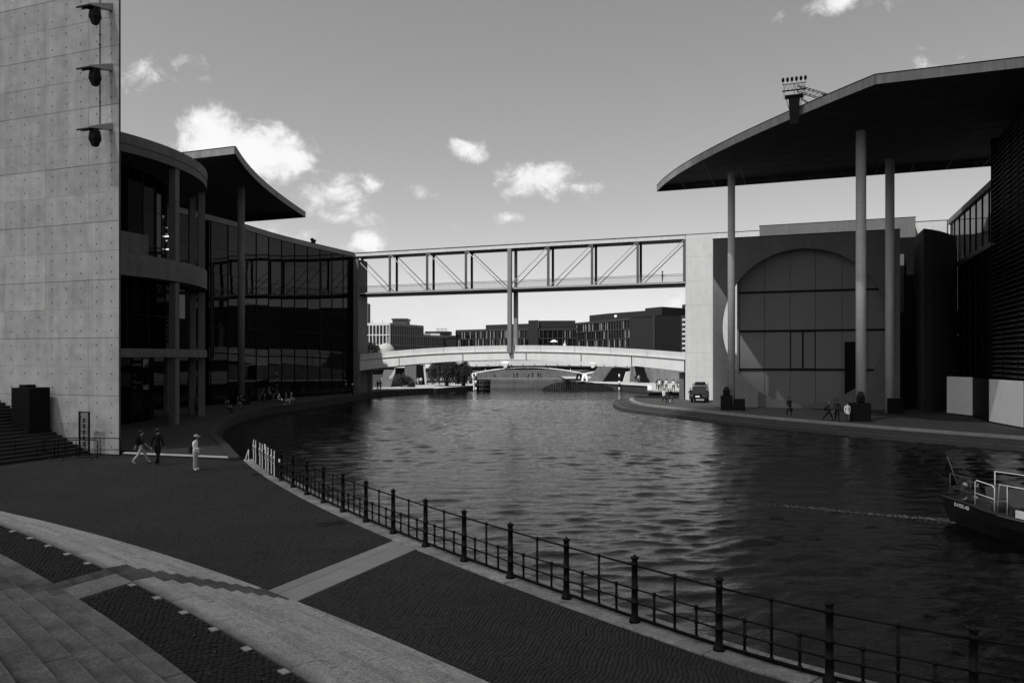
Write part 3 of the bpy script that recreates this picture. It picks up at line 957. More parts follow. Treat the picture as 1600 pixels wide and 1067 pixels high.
# ---- crowd barriers in front of the stair and stele
def barrier():
    t = thing('crowd_barrier', '', 'barrier', (0, 0, 0), 0, 'metal barriers in front of the concrete wall')
    w, h, r = 2.3, 1.08, 0.13
    path = [(-w / 2, 0, 0.09), (-w / 2, 0, h - r)]
    path += [(-w / 2 + r - r * math.cos(a), 0, h - r + r * math.sin(a)) for a in np.linspace(0.3, math.pi / 2, 5)]
    path += [(w / 2 - r + r * math.sin(a), 0, h - r + r * math.cos(a)) for a in np.linspace(0, math.pi / 2 - 0.3, 5)]
    path += [(w / 2, 0, h - r), (w / 2, 0, 0.09)]
    obj('frame', MB().tube(path, 0.026, 8), M_iron, t, True)
    obj('mid_rail', MB().tube([(-w / 2, 0, 0.45), (w / 2, 0, 0.45)], 0.02, 8), M_iron, t, True)
    obj('bottom_rail', MB().tube([(-w / 2, 0, 0.13), (w / 2, 0, 0.13)], 0.02, 8), M_iron, t, True)
    for x in (-0.75, 0.75):
        obj('foot', MB().tube([(x, -0.28, 0.03), (x, 0, 0.10), (x, 0.28, 0.03)], 0.024, 8), M_galv, t, True)
    obj('centre_post', MB().tube([(0.05, 0, 0.13), (0.0, 0, h)], 0.02, 8), M_iron, t, True)
    return t
bar0 = barrier()
spots = [((-22.85, 42.6), -0.05, 'crowd barrier beside the wall corner, rightmost of the group'), ((-24.9, 42.75), -0.02, 'crowd barrier right in front of the glass information panel'),
         ((-23.7, 41.75), 0.03, 'crowd barrier a step nearer, overlapping the two behind it'), ((-25.7, 41.55), 0.0, 'leftmost crowd barrier, in front of the dark stair foot')]
for i, (p, a, lb_) in enumerate(spots):
    o = bar0 if i == 0 else copy_tree(bar0)
    o.location = (p[0], p[1], 0); o.rotation_euler = (0, 0, a); o['label'] = lb_

# ---- glass building with rotunda and canopy
glb = thing('glass_building', 'dark glass office building with round concrete loggia and sweeping canopy roof', 'building', UV(-62.3, 46.2), -TH)
RC = 15.1
def ring(mb, r0, r1, z0, z1, a0, a1, n):
    for i in range(n):
        p, q = a0 + (a1 - a0) * i / n, a0 + (a1 - a0) * (i + 1) / n
        mb.prism([(r0 * math.cos(p), r0 * math.sin(p)), (r1 * math.cos(p), r1 * math.sin(p)), (r1 * math.cos(q), r1 * math.sin(q)), (r0 * math.cos(q), r0 * math.sin(q))], z0, z1)
    return mb
A0, A1 = R(-40), R(120)
npan = 14
for i in range(npan):
    p, q = A0 + (A1 - A0) * i / npan + 0.0006, A0 + (A1 - A0) * (i + 1) / npan - 0.0006
    obj('coping_panel', ring(MB(), RC - 0.3, RC + 0.03, 21.62, 22.4, p, q, 4), M_tower, glb)
    obj('parapet_panel', ring(MB(), RC - 0.3, RC, 11.75, 13.42, p, q, 4), M_tower, glb)
obj('roof_slab', ring(MB(), 0.1, RC - 0.02, 21.0, 21.6, A0, A1, 48), M_tower, glb)
obj('roof_top', ring(MB(), 0.1, RC - 0.32, 21.61, 22.2, A0, A1, 48), M_soffit, glb)
obj('floor_slab', ring(MB(), 0.1, RC - 0.32, 11.8, 12.3, A0, A1, 48), M_tower, glb)
obj('lower_slab', ring(MB(), 0.1, RC + 0.0, 5.6, 6.26, A0, A1, 48), M_tower, glb)
for deg, rr in ((-23, 14.65), (11.5, 14.65), (46.6, 14.65), (56.5, 14.2), (81, 14.65), (104, 14.65)):
    a = R(deg)
    c, s = math.cos(a), math.sin(a)
    def q(w, d): return [(rr * c - s * x + c * y, rr * s + c * x + s * y) for x, y in ((-w, -d), (w, -d), (w, d), (-w, d))]
    for z0, z1 in ((0.1, 5.6), (6.26, 11.75), (12.3, 21.0)):
        bevel(obj('pier', MB().prism(q(0.28, 0.30), z0, z1), M_colm if False else M_tower, glb), 0.02)
# recessed curved glazing, with mullions
ng = 18
for i in range(ng):
    p, q = A0 + (A1 - A0) * i / ng, A0 + (A1 - A0) * (i + 1) / ng
    for z0, z1, rg in ((0.1, 5.6, 10.6), (6.26, 8.9, 13.6), (8.95, 11.78, 13.6), (12.3, 15.0, 11.6), (15.05, 18.0, 11.6), (18.05, 20.98, 11.6)):
        obj('pane', MB().hexa([(rg * math.cos(x), rg * math.sin(x), z0) for x in (p, q)] + [((rg - .04) * math.cos(x), (rg - .04) * math.sin(x), z0) for x in (q, p)],
                              [(rg * math.cos(x), rg * math.sin(x), z1) for x in (p, q)] + [((rg - .04) * math.cos(x), (rg - .04) * math.sin(x), z1) for x in (q, p)]), M_glass_dim, glb)
    for z0, z1, rg in ((0.1, 5.6, 10.6), (6.26, 11.78, 13.6), (12.3, 21.0, 11.6)):
        obj('mullion', MB().bar((rg * math.cos(p), rg * math.sin(p), z0), (rg * math.cos(p), rg * math.sin(p), z1), 0.09), M_iron, glb)
# curved inner screen wall on the upper loggia
obj('screen_wall', ring(MB(), 12.9, 13.1, 12.3, 15.4, R(-40), R(7), 20), M_tower, glb)

def fp(u, v): return (u + 62.3, v - 46.2)
fac = [fp(*p) for p in ((-63.4, 61.8), (-63.6, 66), (-63.9, 74), (-64.5, 79), (-65.2, 84), (-65.5, 90), (-65.5, 97), (-65.5, 104.1))]
fac = resample(catmull(fac, 8), 2.93)
zr = [0.12, 3.0, 6.1, 9.2, 12.3, 15.4, 18.4, 21.35]
for i in range(len(fac) - 1):
    a, b = np.array(fac[i]), np.array(fac[i + 1])
    d = (b - a) / np.hypot(*(b - a)); nrm = np.array((d[1], -d[0]))
    a2, b2 = a + d * 0.03, b - d * 0.03
    for z0, z1 in zip(zr[:-1], zr[1:]):
        t1, t2, t3, t4 = rng.normal(0, 0.0012, 4)
        lo = [a2 - nrm * 0.03 + nrm * t1, b2 - nrm * 0.03 + nrm * t2]; hi = [a2 - nrm * 0.03 + nrm * t3, b2 - nrm * 0.03 + nrm * t4]
        obj('pane', MB().hexa([(*lo[0], z0 + .03), (*lo[1], z0 + .03), (*(lo[1] - nrm * .05), z0 + .03), (*(lo[0] - nrm * .05), z0 + .03)],
                              [(*hi[0], z1 - .03), (*hi[1], z1 - .03), (*(hi[1] - nrm * .05), z1 - .03), (*(hi[0] - nrm * .05), z1 - .03)]), M_glass, glb)
    obj('mullion', MB().prism([a - d * 0.035 - nrm * .05, a + d * 0.035 - nrm * .05, a + d * 0.035 + nrm * .05, a - d * 0.035 + nrm * .05], 0.12, 21.35), M_black, glb)
    for z in zr[1:-1]:
        obj('transom', MB().prism([a2 - nrm * .04, b2 - nrm * .04, b2 + nrm * .012, a2 + nrm * .012], z - 0.025, z + 0.025), M_black, glb)
    obj('roof_edge_panel', MB().prism([a + d * .006 - nrm * .5, b - d * .006 - nrm * .5, b - d * .006 + nrm * .12, a + d * .006 + nrm * .12], 21.38, 22.0), M_roof, glb)
    obj('roof_coping', MB().prism([a - nrm * .5, b - nrm * .5, b + nrm * .15, a + nrm * .15], 22.0, 22.06), M_iron, glb)
inn = offset_line(fac, 0.35)
tri = fac[:]
obj('building_body', MB().prism([fp(-95, 62), fp(-65.2, 62), fp(-66.4, 88), fp(-66.4, 103.6), fp(-95, 103.6)], 0, 21.3), M_black, glb)
obj('corner_pier', MB().prism([fp(-65.42, 103.72), fp(-64.55, 103.72), fp(-64.55, 106.5), fp(-65.42, 106.5)], 0.1, 20.9), M_tower, glb)
obj('end_wall', MB().prism([fp(-95, 104.15), fp(-65.44, 104.15), fp(-65.44, 105.4), fp(-95, 105.4)], 0, 21.9), M_tower, glb)

def smooth_edge(P):
    P = np.array(P); c = np.polyfit(P[:, 1], P[:, 0], 3)
    return [(float(np.polyval(c, v)), float(v)) for v in np.linspace(P[0, 1], P[-1, 1], 25)]


def canopy(parent, curve, far_u, f, v0, v1, label_roof):
    """curve: roof edge over the water from the front corner to the back corner"""
    poly = [f(*p) for p in curve] + [f(far_u, v1), f(far_u, v0)]
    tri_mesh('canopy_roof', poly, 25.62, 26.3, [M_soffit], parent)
    # shuttering seams of the soffit
    cu = [p[0] for p in curve]; cv = [p[1] for p in curve]
    sgn = 1 if far_u > 0 else -1
    order = np.argsort(cv)
    uc = lambda v: float(np.interp(v, np.array(cv)[order], np.array(cu)[order]))
    sm = MB()
    for v in np.arange(v0 + 2.2, v1 - .5, 2.6):
        a, b = f(uc(v) + sgn * .35, v), f(far_u - sgn * .5, v)
        x0, x1 = min(a[0], b[0]), max(a[0], b[0]); sm.box(x0, x1, a[1] - .03, a[1] + .03, 25.585, 25.615)
    for i in range(12):
        u = min(cu) + 3.4 * (i + 1) if sgn > 0 else max(cu) - 3.4 * (i + 1)
        vv = [v for v in np.linspace(v0 + .4, v1 - .4, 80) if (u - uc(v)) * sgn > .4]
        if vv: a, b = f(u, min(vv)), f(u, max(vv)); sm.box(a[0] - .03, a[0] + .03, a[1], b[1], 25.575, 25.605)
    obj('soffit_seams', sm, M_black, parent)
    # fascia pieces along front, curve and back
    seq = [(far_u, v0)] + list(curve) + [(far_u, v1)]
    segs = resample(seq[0:2], 4.2)[:-1] + resample(curve, 2.1)[:-1] + resample(seq[-2:], 4.2)
    P = [np.array(f(*p)) for p in segs]
    cen = np.array(f((far_u + curve[len(curve) // 2][0]) / 2, (v0 + v1) / 2))
    for a, b in zip(P[:-1], P[1:]):
        d = (b - a) / np.hypot(*(b - a)); nrm = np.array((d[1], -d[0]))
        if nrm @ ((a + b) / 2 - cen) < 0: nrm = -nrm
        g = d * 0.010
        obj('fascia_panel', MB().prism([a + g, b - g, b - g + nrm * .08, a + g + nrm * .08], 25.60, 26.30), M_roof, parent)
        obj('roof_coping', MB().prism([a - nrm * 0.10, b - nrm * 0.10, b + nrm * .10, a + nrm * .10], 26.302, 26.37), M_iron, parent)


LCURVE = smooth_edge([(-52.1, 61.2), (-54.2, 64.8), (-56.7, 69.4), (-58.5, 72.8), (-59.9, 76.2), (-61.9, 81.2), (-64.05, 86.4), (-66.1, 92.2)])
canopy(glb, LCURVE, -90, fp, 61.2, 92.2, '')
# soffit joints are only a whisper; the slender column and its plinth
cx, cy = fp(-61.3, 73.1)
obj('column', MB().lathe([(0.40, 0.12), (0.40, 25.6)], 24, (cx, cy, 0)), M_tower, glb, True)
bevel(obj('plinth', box(cx - 0.7, cx + 0.7, cy - 0.7, cy + 0.7, 0.1, 1.1), M_plinth, glb), 0.02)
# a few lit ceiling fittings deep inside
M_lit = emis('lit_fitting', 0.8, 1.1)
for LI, (deg, r_, z, w) in enumerate(((38, 11.0, 16.4, .5), (52, 10.9, 17.6, .22), (52, 10.9, 17.0, .22), (52, 10.9, 16.4, .22), (40, 11.0, 15.3, .18))):
    a = R(deg); c, s = math.cos(a) * (r_ + 0.75), math.sin(a) * (r_ + 0.75)
    lf = thing('ceiling_light', 'small lit ceiling light in the loggia, %s' % ('the long strip left of the inner pier', 'highest of a column of three', 'middle of a column of three', 'lowest of a column of three', 'the short one low on the left')[LI], 'ceiling light', UV(-62.3 + c, 46.2 + s, z), -TH, 'lit fittings in the loggia')
    obj('diffuser', MB().box(-w, w, -0.05, 0.05, -0.05, 0.05), M_lit, lf)
    obj('housing', MB().box(-w - 0.02, w + 0.02, -0.07, 0.07, 0.052, 0.12), M_iron, lf)
    obj('hanger', MB().box(-0.015, 0.015, -0.015, 0.015, 0.12, 21.0 - z), M_iron, lf)
# two roof vents on the parapet
for i, (u, lb_) in enumerate(((-65.9, 'left'), (-66.3, 'right'))):
    rv = thing('roof_vent', 'small dark vent on the glass roof edge, %s one of the pair' % lb_, 'vent', UV(u, 93.6 + i * 1.1, 22.06), -TH, 'roof vents')
    obj('pipe', MB().lathe([(0.16, 0), (0.16, 0.45)], 10), M_black, rv, True)
    obj('cowl', MB().lathe([(0.27, 0.45), (0.27, 0.62), (0.1, 0.8)], 10), M_black, rv, True)

# ================================================================== the two footbridges
BU0, BU1, BV = -65.6, -14.35, 104.2
hb = thing('high_footbridge', 'slim white steel and glass footbridge high above the river', 'footbridge', UV(BU0, BV), -TH)
LEN = BU1 - BU0; NB = 8; W2 = 2.2
bay = LEN / NB
for i in range(NB):
    for j in range(2):
        x0, x1 = bay * (i + j / 2) + 0.012, bay * (i + (j + 1) / 2) - 0.012
        obj('roof_fascia', box(x0, x1, -0.10, 0.12, 21.45, 21.98), M_white_conc, hb)
obj('roof_coping', box(0, LEN, -0.16, 0.14, 21.985, 22.05), M_galv, hb)
obj('roof_deck', box(0, LEN, 0.125, W2 + 0.6, 21.38, 21.95), M_black, hb)
obj('floor_deck', box(0, LEN, -0.05, W2 + 0.3, 15.22, 15.62), M_black, hb)
obj('edge_beam', box(0, LEN, -0.12, -0.055, 15.52, 15.78), M_truss, hb)
obj('back_beam', box(0, LEN, W2 + 0.31, W2 + 0.37, 15.52, 15.78), M_truss, hb)
for i in range(NB + 1):
    for y in (0.0, W2):
        if i == NB // 2: continue
        x = min(max(bay * i, 0.14), LEN - 0.14)
        m = MB().box(x - 0.16, x + 0.16, y - 0.10, y - 0.045, 15.63, 21.44).box(x - 0.16, x + 0.16, y + 0.045, y + 0.10, 15.63, 21.44).box(x - 0.045, x + 0.045, y - 0.045, y + 0.045, 15.63, 21.44)
        obj('post', m, M_post if y == 0 else M_black, hb)
for i in range(NB):
    for y in (0.0, W2):
        xa, xb = bay * i + 0.25, bay * (i + 1) - 0.25
        if i < NB // 2: a, b = (xa, y, 21.3), (xb, y, 15.75)
        else: a, b = (xa, y, 15.75), (xb, y, 21.3)
        obj('diagonal_rod', MB().tube([a, b], 0.055, 8), M_truss if y == 0 else M_black, hb, True)
        d = Vector(b) - Vector(a); lowp = Vector(b) if i < NB // 2 else Vector(a)
        obj('gusset', MB().bar(lowp, lowp + (-d if i < NB // 2 else d).normalized() * 1.0, 0.20, 0.10), M_truss, hb)
    for y in (0.13, W2 - 0.13):
        for j in range(4):
            x0 = bay * i + bay / 4 * j + 0.02
            obj('glass_panel', box(x0, x0 + bay / 4 - 0.04, y - 0.008, y + 0.008, 15.66, 16.75), M_clear, hb)
for y in (0.13, W2 - 0.13):
    obj('handrail', MB().tube([(0.1, y, 16.80), (LEN - 0.1, y, 16.80)], 0.03, 8), M_galv, hb, True)
xc = LEN * 0.5125
for y in (-0.25, W2 + 0.1):
    bevel(obj('support_column', box(xc - 0.29, xc + 0.29, y - 0.25, y + 0.25, 6.3, 21.4 if y < 0 else 15.2), M_pier, hb), 0.02)
    if y > 0: bevel(obj('support_column', box(xc - 0.2, xc + 0.2, y - 0.15, y + 0.15, 15.63, 21.37), M_pier, hb), 0.02)

lbg = thing('arched_footbridge', 'low arched concrete footbridge with solid parapet, under the high footbridge', 'footbridge', UV(BU0 + 0.15, BV), -TH)
LB = LEN - 0.2
def ptop(s): return 7.4 - 4.9 * (s - .52) ** 2
def pbot(s): return 5.28 - 6.7 * (s - .52) ** 2
BW = 4.4
def arch_seg(s0, s1, y0, y1, ztop, zbot, n=4):
    m = MB()
    for i in range(n):
        a, b = s0 + (s1 - s0) * i / n, s0 + (s1 - s0) * (i + 1) / n
        m.hexa([(a * LB, y0, zbot(a)), (b * LB, y0, zbot(b)), (b * LB, y1, zbot(b)), (a * LB, y1, zbot(a))],
               [(a * LB, y0, ztop(a)), (b * LB, y0, ztop(b)), (b * LB, y1, ztop(b)), (a * LB, y1, ztop(a))])
    return m
for k in range(10):
    s0, s1 = k / 10 + 0.0005, (k + 1) / 10 - 0.0005
    for y0, y1 in ((0.22, 0.45), (BW - 0.45, BW - 0.22)):
        obj('parapet_panel', arch_seg(s0, s1, y0, y1, ptop, lambda s: ptop(s) - 0.87), M_bridge2, lbg)
for k, (s0, s1) in enumerate(((0, .155), (.1556, .365), (.3656, .56), (.5606, .72), (.7206, .86), (.8606, 1.0))):
    obj('beam_core', arch_seg(0.002, 0.998, 0.12, BW - .12, lambda s: ptop(s) - 0.96, lambda s: pbot(s) + .1, 40), M_joint, lbg) if k == 0 else None
    obj('beam_segment', arch_seg(s0, s1 - 0.0022, 0.0, BW, lambda s: ptop(s) - 0.95, pbot, 6), M_bridge, lbg)
    obj('ledge', arch_seg(s0, s1 - 0.0006, -0.12, BW + 0.12, lambda s: ptop(s) - 0.875, lambda s: ptop(s) - 0.945, 6), M_white_conc, lbg)
for x0, x1 in ((LB - 0.85, LB - 0.25), (0.2, 1.0)):
    obj('abutment_post', box(x0, x1, 0.6, 1.2, -1.0, 3.6), M_tower, lbg)
    obj('abutment_post', box(x0, x1, BW - 1.2, BW - 0.6, -1.0, 3.6), M_tower, lbg)

# ================================================================== right side: white wall, disc facade, canopy, tower
rbld = thing('concrete_hall', 'concrete and glass hall with a huge disc facade under a canopy roof', 'building', UV(-9.4, 90.9), -TH)
def rp(u, v): return (u + 9.4, v - 90.9)
def rbox(u0, u1, v0, v1, z0, z1):
    return MB().box(u0 + 9.4, u1 + 9.4, v0 - 90.9, v1 - 90.9, z0, z1)
# the sunlit end wall (bridge line) in shuttered panels
obj('wall_core', rbox(-14.3, 16.6, 104.23, 104.8, -0.2, 21.95), M_joint, rbld)
for i in range(9):
    u0 = -14.35 + 3.42 * i; u1 = u0 + 3.42
    for k in range(7):
        z0 = 3.18 * k - 0.1; z1 = min(z0 + 3.18, 22.0)
        obj('wall_panel', rbox(u0 + .004, u1 - .004, 104.18 + random.uniform(-.004, .004), 104.228, z0 + .006, z1 - .006), M_white_conc, rbld)
obj('wall_end', rbox(-14.345, -14.305, 104.24, 106.6, -0.2, 21.9), M_white_conc, rbld)
obj('wall_coping', rbox(-14.36, 16.6, 104.15, 104.85, 22.0, 22.06), M_galv, rbld)
# raised roof box over the disc
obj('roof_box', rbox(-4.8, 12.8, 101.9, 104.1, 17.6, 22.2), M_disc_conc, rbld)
obj('roof_coping', rbox(-4.85, 12.85, 101.85, 104.14, 22.2, 22.28), M_iron, rbld)
for i in range(5):
    obj('roof_box_panel', rbox(-4.8 + 3.52 * i + .01, -4.8 + 3.52 * (i + 1) - .01, 101.86, 101.898, 19.6, 22.19), M_disc_conc, rbld)

# wall with the great circular opening
def disc_wall():
    m = MB(); n = 96
    w0, w1, h0, h1 = 0.0, 19.35, -0.1, 19.2
    cu, cz, rr = 9.67, 9.05, 8.62
    pts_o = []; pts_i = []
    for i in range(n):
        a = 2 * math.pi * i / n
        c, s = math.cos(a), math.sin(a)
        pts_i.append((cu + rr * c, cz + rr * s))
        k = []
        if c > 1e-9: k.append((w1 - cu) / c)
        if c < -1e-9: k.append((w0 - cu) / c)
        if s > 1e-9: k.append((h1 - cz) / s)
        if s < -1e-9: k.append((h0 - cz) / s)
        t = min(k); pts_o.append((cu + t * c, cz + t * s))
    # snap nearest samples to the corners
    for cx_, cz_ in ((w0, h0), (w1, h0), (w1, h1), (w0, h1)):
        j = min(range(n), key=lambda i: (pts_o[i][0] - cx_) ** 2 + (pts_o[i][1] - cz_) ** 2); pts_o[j] = (cx_, cz_)
    for y in (0.0, 0.45):
        for P in (pts_o, pts_i):
            m.v += [(p[0], y, p[1]) for p in P]
    for i in range(n):
        j = (i + 1) % n
        m.face((i, j, n + j, n + i)); m.face((2 * n + i, 3 * n + i, 3 * n + j, 2 * n + j))
        m.face((n + i, n + j, 3 * n + j, 3 * n + i)); m.face((i, 2 * n + i, 2 * n + j, j))
    return m
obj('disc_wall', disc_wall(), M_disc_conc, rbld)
obj('disc_wall_coping', MB().box(-0.05, 19.4, -0.06, 0.5, 19.203, 19.28), M_iron, rbld)
jm = MB()
for z in (1.9, 5.1, 8.3, 11.5, 14.7):
    hc = math.sqrt(max(0, 8.62 ** 2 - (z - 9.05) ** 2)) + .03
    jm.box(.02, 9.67 - hc, -.004, .01, z - .012, z + .012).box(9.67 + hc, 19.33, -.004, .01, z - .012, z + .012)
for u in (3.2, 6.4, 9.67, 12.9, 16.1):
    hc = math.sqrt(max(0, 8.62 ** 2 - (u - 9.67) ** 2)) + .03
    jm.box(u - .01, u + .01, -.003, .01, 9.05 + hc, 19.19)
    if 9.05 - hc > .3: jm.box(u - .01, u + .01, -.003, .01, -.05, 9.05 - hc)
obj('disc_wall_joints', jm, M_joint, rbld)
hm_ = MB()
for i in range(17):
    for k in range(17):
        u, z = .6 + 1.135 * i, .9 + 1.13 * k
        if (u - 9.67) ** 2 + (z - 9.05) ** 2 < 8.75 ** 2: continue
        q = len(hm_.v)
        for j in range(6): hm_.v.append((u + .045 * math.cos(j * 1.047), -.006, z + .045 * math.sin(j * 1.047)))
        hm_.face(range(q, q + 6))
tag(obj('tie_holes', hm_, M_black, rbld), kind='stuff')
# inner facade of tall panels and dark frames
ul = [-6.63, -3.83, -1.06, 1.63, 4.38, 7.0, 9.75]
zl = [0.0, 4.25, 8.65, 13.1, 18.6]
for i in range(6):
    for k in range(4):
        if i == 2 and k == 1:
            for q in range(2):
                ua = ul[i] + q * 1.345
                obj('window_pane', rbox(ua + .08, ua + 1.345 - .08, 92.98, 93.02, zl[k] + .15, zl[k + 1] - .15), M_lightpanel, rbld)
                fr = MB()
                for (a0, a1, c0, c1) in ((ua, ua + .08, zl[k] + .07, zl[k + 1] - .07), (ua + 1.265, ua + 1.345, zl[k] + .07, zl[k + 1] - .07), (ua + .08, ua + 1.265, zl[k] + .07, zl[k] + .15), (ua + .08, ua + 1.265, zl[k + 1] - .15, zl[k + 1] - .07)):
                    fr.box(a0 + 9.4, a1 + 9.4, 92.88 - 90.9, 93.02 - 90.9, c0, c1)
                obj('window_frame', fr, M_iron, rbld)
            continue
        obj('facade_panel', rbox(ul[i] + .025, ul[i + 1] - .025, 92.92, 93.0, zl[k] + .09, zl[k + 1] - .09), M_lightpanel, rbld)
for k in (1, 2, 3):
    obj('transom', rbox(-6.8, 9.8, 92.80, 92.99, zl[k] - .11, zl[k] + .11), M_steel if False else M_iron, rbld)
obj('inner_jamb', rbox(-6.86, -6.64, 92.7, 94.6, 0, 18.6), M_disc_conc, rbld)
obj('inner_wall', rbox(-6.64, 9.9, 93.03, 93.4, 0, 18.6), M_joint, rbld)
obj('hall_body', rbox(-6.6, 9.7, 93.45, 101.8, 0, 18.4), M_black, rbld)
obj('door', rbox(4.62, 5.92, 92.62, 92.86, 0, 7.35), M_black, rbld)
for z0, z1 in ((0.1, 3.4), (3.5, 7.2)):
    obj('door_panel', rbox(4.72, 5.82, 92.585, 92.615, z0, z1), M_plinth, rbld)
# slit between the disc wall and the tower
obj('recess_wall', rbox(9.97, 16.7, 99.2, 99.6, 0, 19.5), M_black, rbld)
obj('recess_post', rbox(10.3, 11.2, 98.6, 99.1, 10.8, 17.5), M_disc_conc, rbld)

# wedge tower with one curved side
tw = [(12.0, 96.8), (12.1, 90.2), (13.0, 91.2), (14.0, 92.7), (15.2, 95.0), (16.3, 97.7), (16.3, 99.1)]
obj('stair_tower', MB().prism([rp(*p) for p in tw], 0, 19.0), M_plinth if False else M_joint, rbld)
obj('tower_coping', MB().prism([rp(*p) for p in tw], 19.003, 19.06), M_galv, rbld)

# long side facing the river: tinted upper glazing, dark lower glass, louvres
UW = 16.75
vs = [104.1 - 2.9 * i for i in range(9)]           # down to 80.9
for i in range(8):
    v1, v0 = vs[i], vs[i + 1]
    obj('upper_pane', rbox(UW - .01, UW + .02, v0 + .05, v1 - .05, 16.45, 21.4), M_tint, rbld)
    obj('lower_pane', rbox(UW - .01, UW + .02, v0 + .05, v1 - .05, 8.2, 15.9), M_glass, rbld)
    obj('lower_pane', rbox(UW - .01, UW + .02, v0 + .05, v1 - .05, 0.3, 8.1), M_glass, rbld)
    obj('mullion', rbox(UW - .09, UW + .05, v0 - .045, v0 + .045, 0.3, 21.4), M_iron, rbld)
    obj('diagonal_rod', MB().tube([(*rp(UW + .6, v0), 20.5 - (0 if i % 2 else 0) - 0.55 * i), (*rp(UW + .6, v1), 20.5 - 0.55 * (i - 1) - 0.0)], 0.05, 6), M_steel, rbld, True)
obj('roof_edge', rbox(UW - .25, UW + 1.0, 80.95, 104.14, 21.42, 22.0), M_roof, rbld)
obj('middle_beam', rbox(UW - .12, UW + .3, 80.95, 104.14, 15.95, 16.42), M_disc_conc, rbld)
obj('side_body', rbox(UW + .1, 34, 60.0, 98.5, 0, 15.9), M_black, rbld)
# louvred part nearer the camera
for j in range(4):
    v1 = 80.8 - 4.6 * j; v0 = v1 - 4.56
    for k in range(57):
        z = 1.0 + 0.42 * k
        c = MB().hexa([(*rp(UW - .42, v0), z), (*rp(UW - .05, v0), z + 0.16), (*rp(UW - .05, v1), z + 0.16), (*rp(UW - .42, v1), z)],
                      [(*rp(UW - .42, v0), z + .03), (*rp(UW - .05, v0), z + .19), (*rp(UW - .05, v1), z + .19), (*rp(UW - .42, v1), z + .03)])
        obj('louvre_slat', c, M_louvre, rbld)
    obj('louvre_post', rbox(UW - .03, UW + .09, v0 - .05, v0 + .05, 0, 25.5), M_iron, rbld)
    obj('louvre_post', rbox(UW - .5, UW - .44, v1 - .08, v1 - .02, 0, 25.5), M_iron, rbld)
obj('back_wall', rbox(UW + .12, UW + .5, 62, 80.93, 15.905, 21.39), M_black, rbld)
obj('back_wall', rbox(UW + .12, UW + .5, 80.94, 82.4, 16.43, 21.39), M_black, rbld)
obj('upper_storey', rbox(UW + .12, 34, 62, 80.6, 21.41, 25.55), M_black, rbld)
obj('end_panel', rbox(UW - .43, UW + .12, 80.83, 80.92, 16.0, 25.55), M_black, rbld)
obj('end_panel', rbox(UW + .13, UW + 3, 80.61, 80.92, 22.02, 25.55), M_black, rbld)

RCURVE = smooth_edge([(5.3, 62.2), (3.15, 64.3), (.58, 67.1), (-1.25, 69.4), (-4.66, 73.8), (-8.2, 78.1), (-12.8, 85.6), (-16.1, 92.9)])
canopy(rbld, RCURVE, 46, rp, 62.2, 92.9, '')
cols = [(5.05, 74.5, 0.43), (-6.9, 85.5, 0.385), (8.5, 86.1, 0.43)]
for u, v, r_ in cols:
    c = rp(u, v)
    obj('column', MB().lathe([(r_, 0.0), (r_, 25.61)], 28, (c[0], c[1], 0)), M_colm, rbld, True)
    for z in np.arange(3.2, 25, 3.2):
        obj('column_joint', MB().lathe([(r_ + .002, z), (r_ + .002, z + .012)], 28, (c[0], c[1], 0)), M_disc_conc, rbld, True)

def plinth(u, v, su, sv, h, label):
    t = thing('plinth', label, 'plinth', UV(u, v), -TH, 'black plinths at the column feet')
    bevel(obj('block', MB().box(-su, su, -sv, sv, 0, h), M_plinth, t), 0.02)
    obj('lid', MB().box(-su + .03, su - .03, -sv + .03, sv - .03, h, h + 0.015), M_black, t)
plinth(-7.35, 84.6, .55, .5, 1.55, 'taller black plinth in front of the leftmost slender column')
plinth(-6.0, 84.7, .52, .5, 1.2, 'lower black plinth just right of the leftmost slender column')
plinth(4.85, 73.6, .9, .5, 1.6, 'broad black plinth in front of the middle sunlit column')
plinth(8.9, 85.1, .7, .5, 1.5, 'black plinth at the foot of the shaded right column')
def spot(u, v, z, s, label):
    t = thing('floodlight', label, 'floodlight', UV(u, v, z), -TH, 'black floodlights on the plinths')
    obj('yoke', MB().box(-.3 * s, .3 * s, -.05, .05, 0, .08).box(-.36 * s, -.30 * s, -.06, .06, 0, .6 * s).box(.30 * s, .36 * s, -.06, .06, 0, .6 * s), M_iron, t)
    bevel(obj('lamp_body', MB().hexa([(-.25 * s, -.3 * s, .09), (.25 * s, -.3 * s, .09), (.25 * s, .3 * s, .09), (-.25 * s, .3 * s, .09)],
                               [(-.29 * s, -.36 * s, .62 * s), (.29 * s, -.36 * s, .62 * s), (.29 * s, .36 * s, .62 * s), (-.29 * s, .36 * s, .62 * s)])
              .hexa([(-.29 * s, -.36 * s, .625 * s), (.29 * s, -.36 * s, .625 * s), (.29 * s, .36 * s, .625 * s), (-.29 * s, .36 * s, .625 * s)],
                    [(-.16 * s, -.2 * s, 1.0 * s), (.16 * s, -.2 * s, 1.0 * s), (.16 * s, .2 * s, 1.0 * s), (-.16 * s, .2 * s, 1.0 * s)]), M_black, t), 0.05)
    return t
spot(-7.35, 84.55, 1.566, 0.95, 'round black floodlight on the plinth of the leftmost column')
spot(4.95, 73.5, 1.616, 1.0, 'round black floodlight on the broad plinth of the middle column')

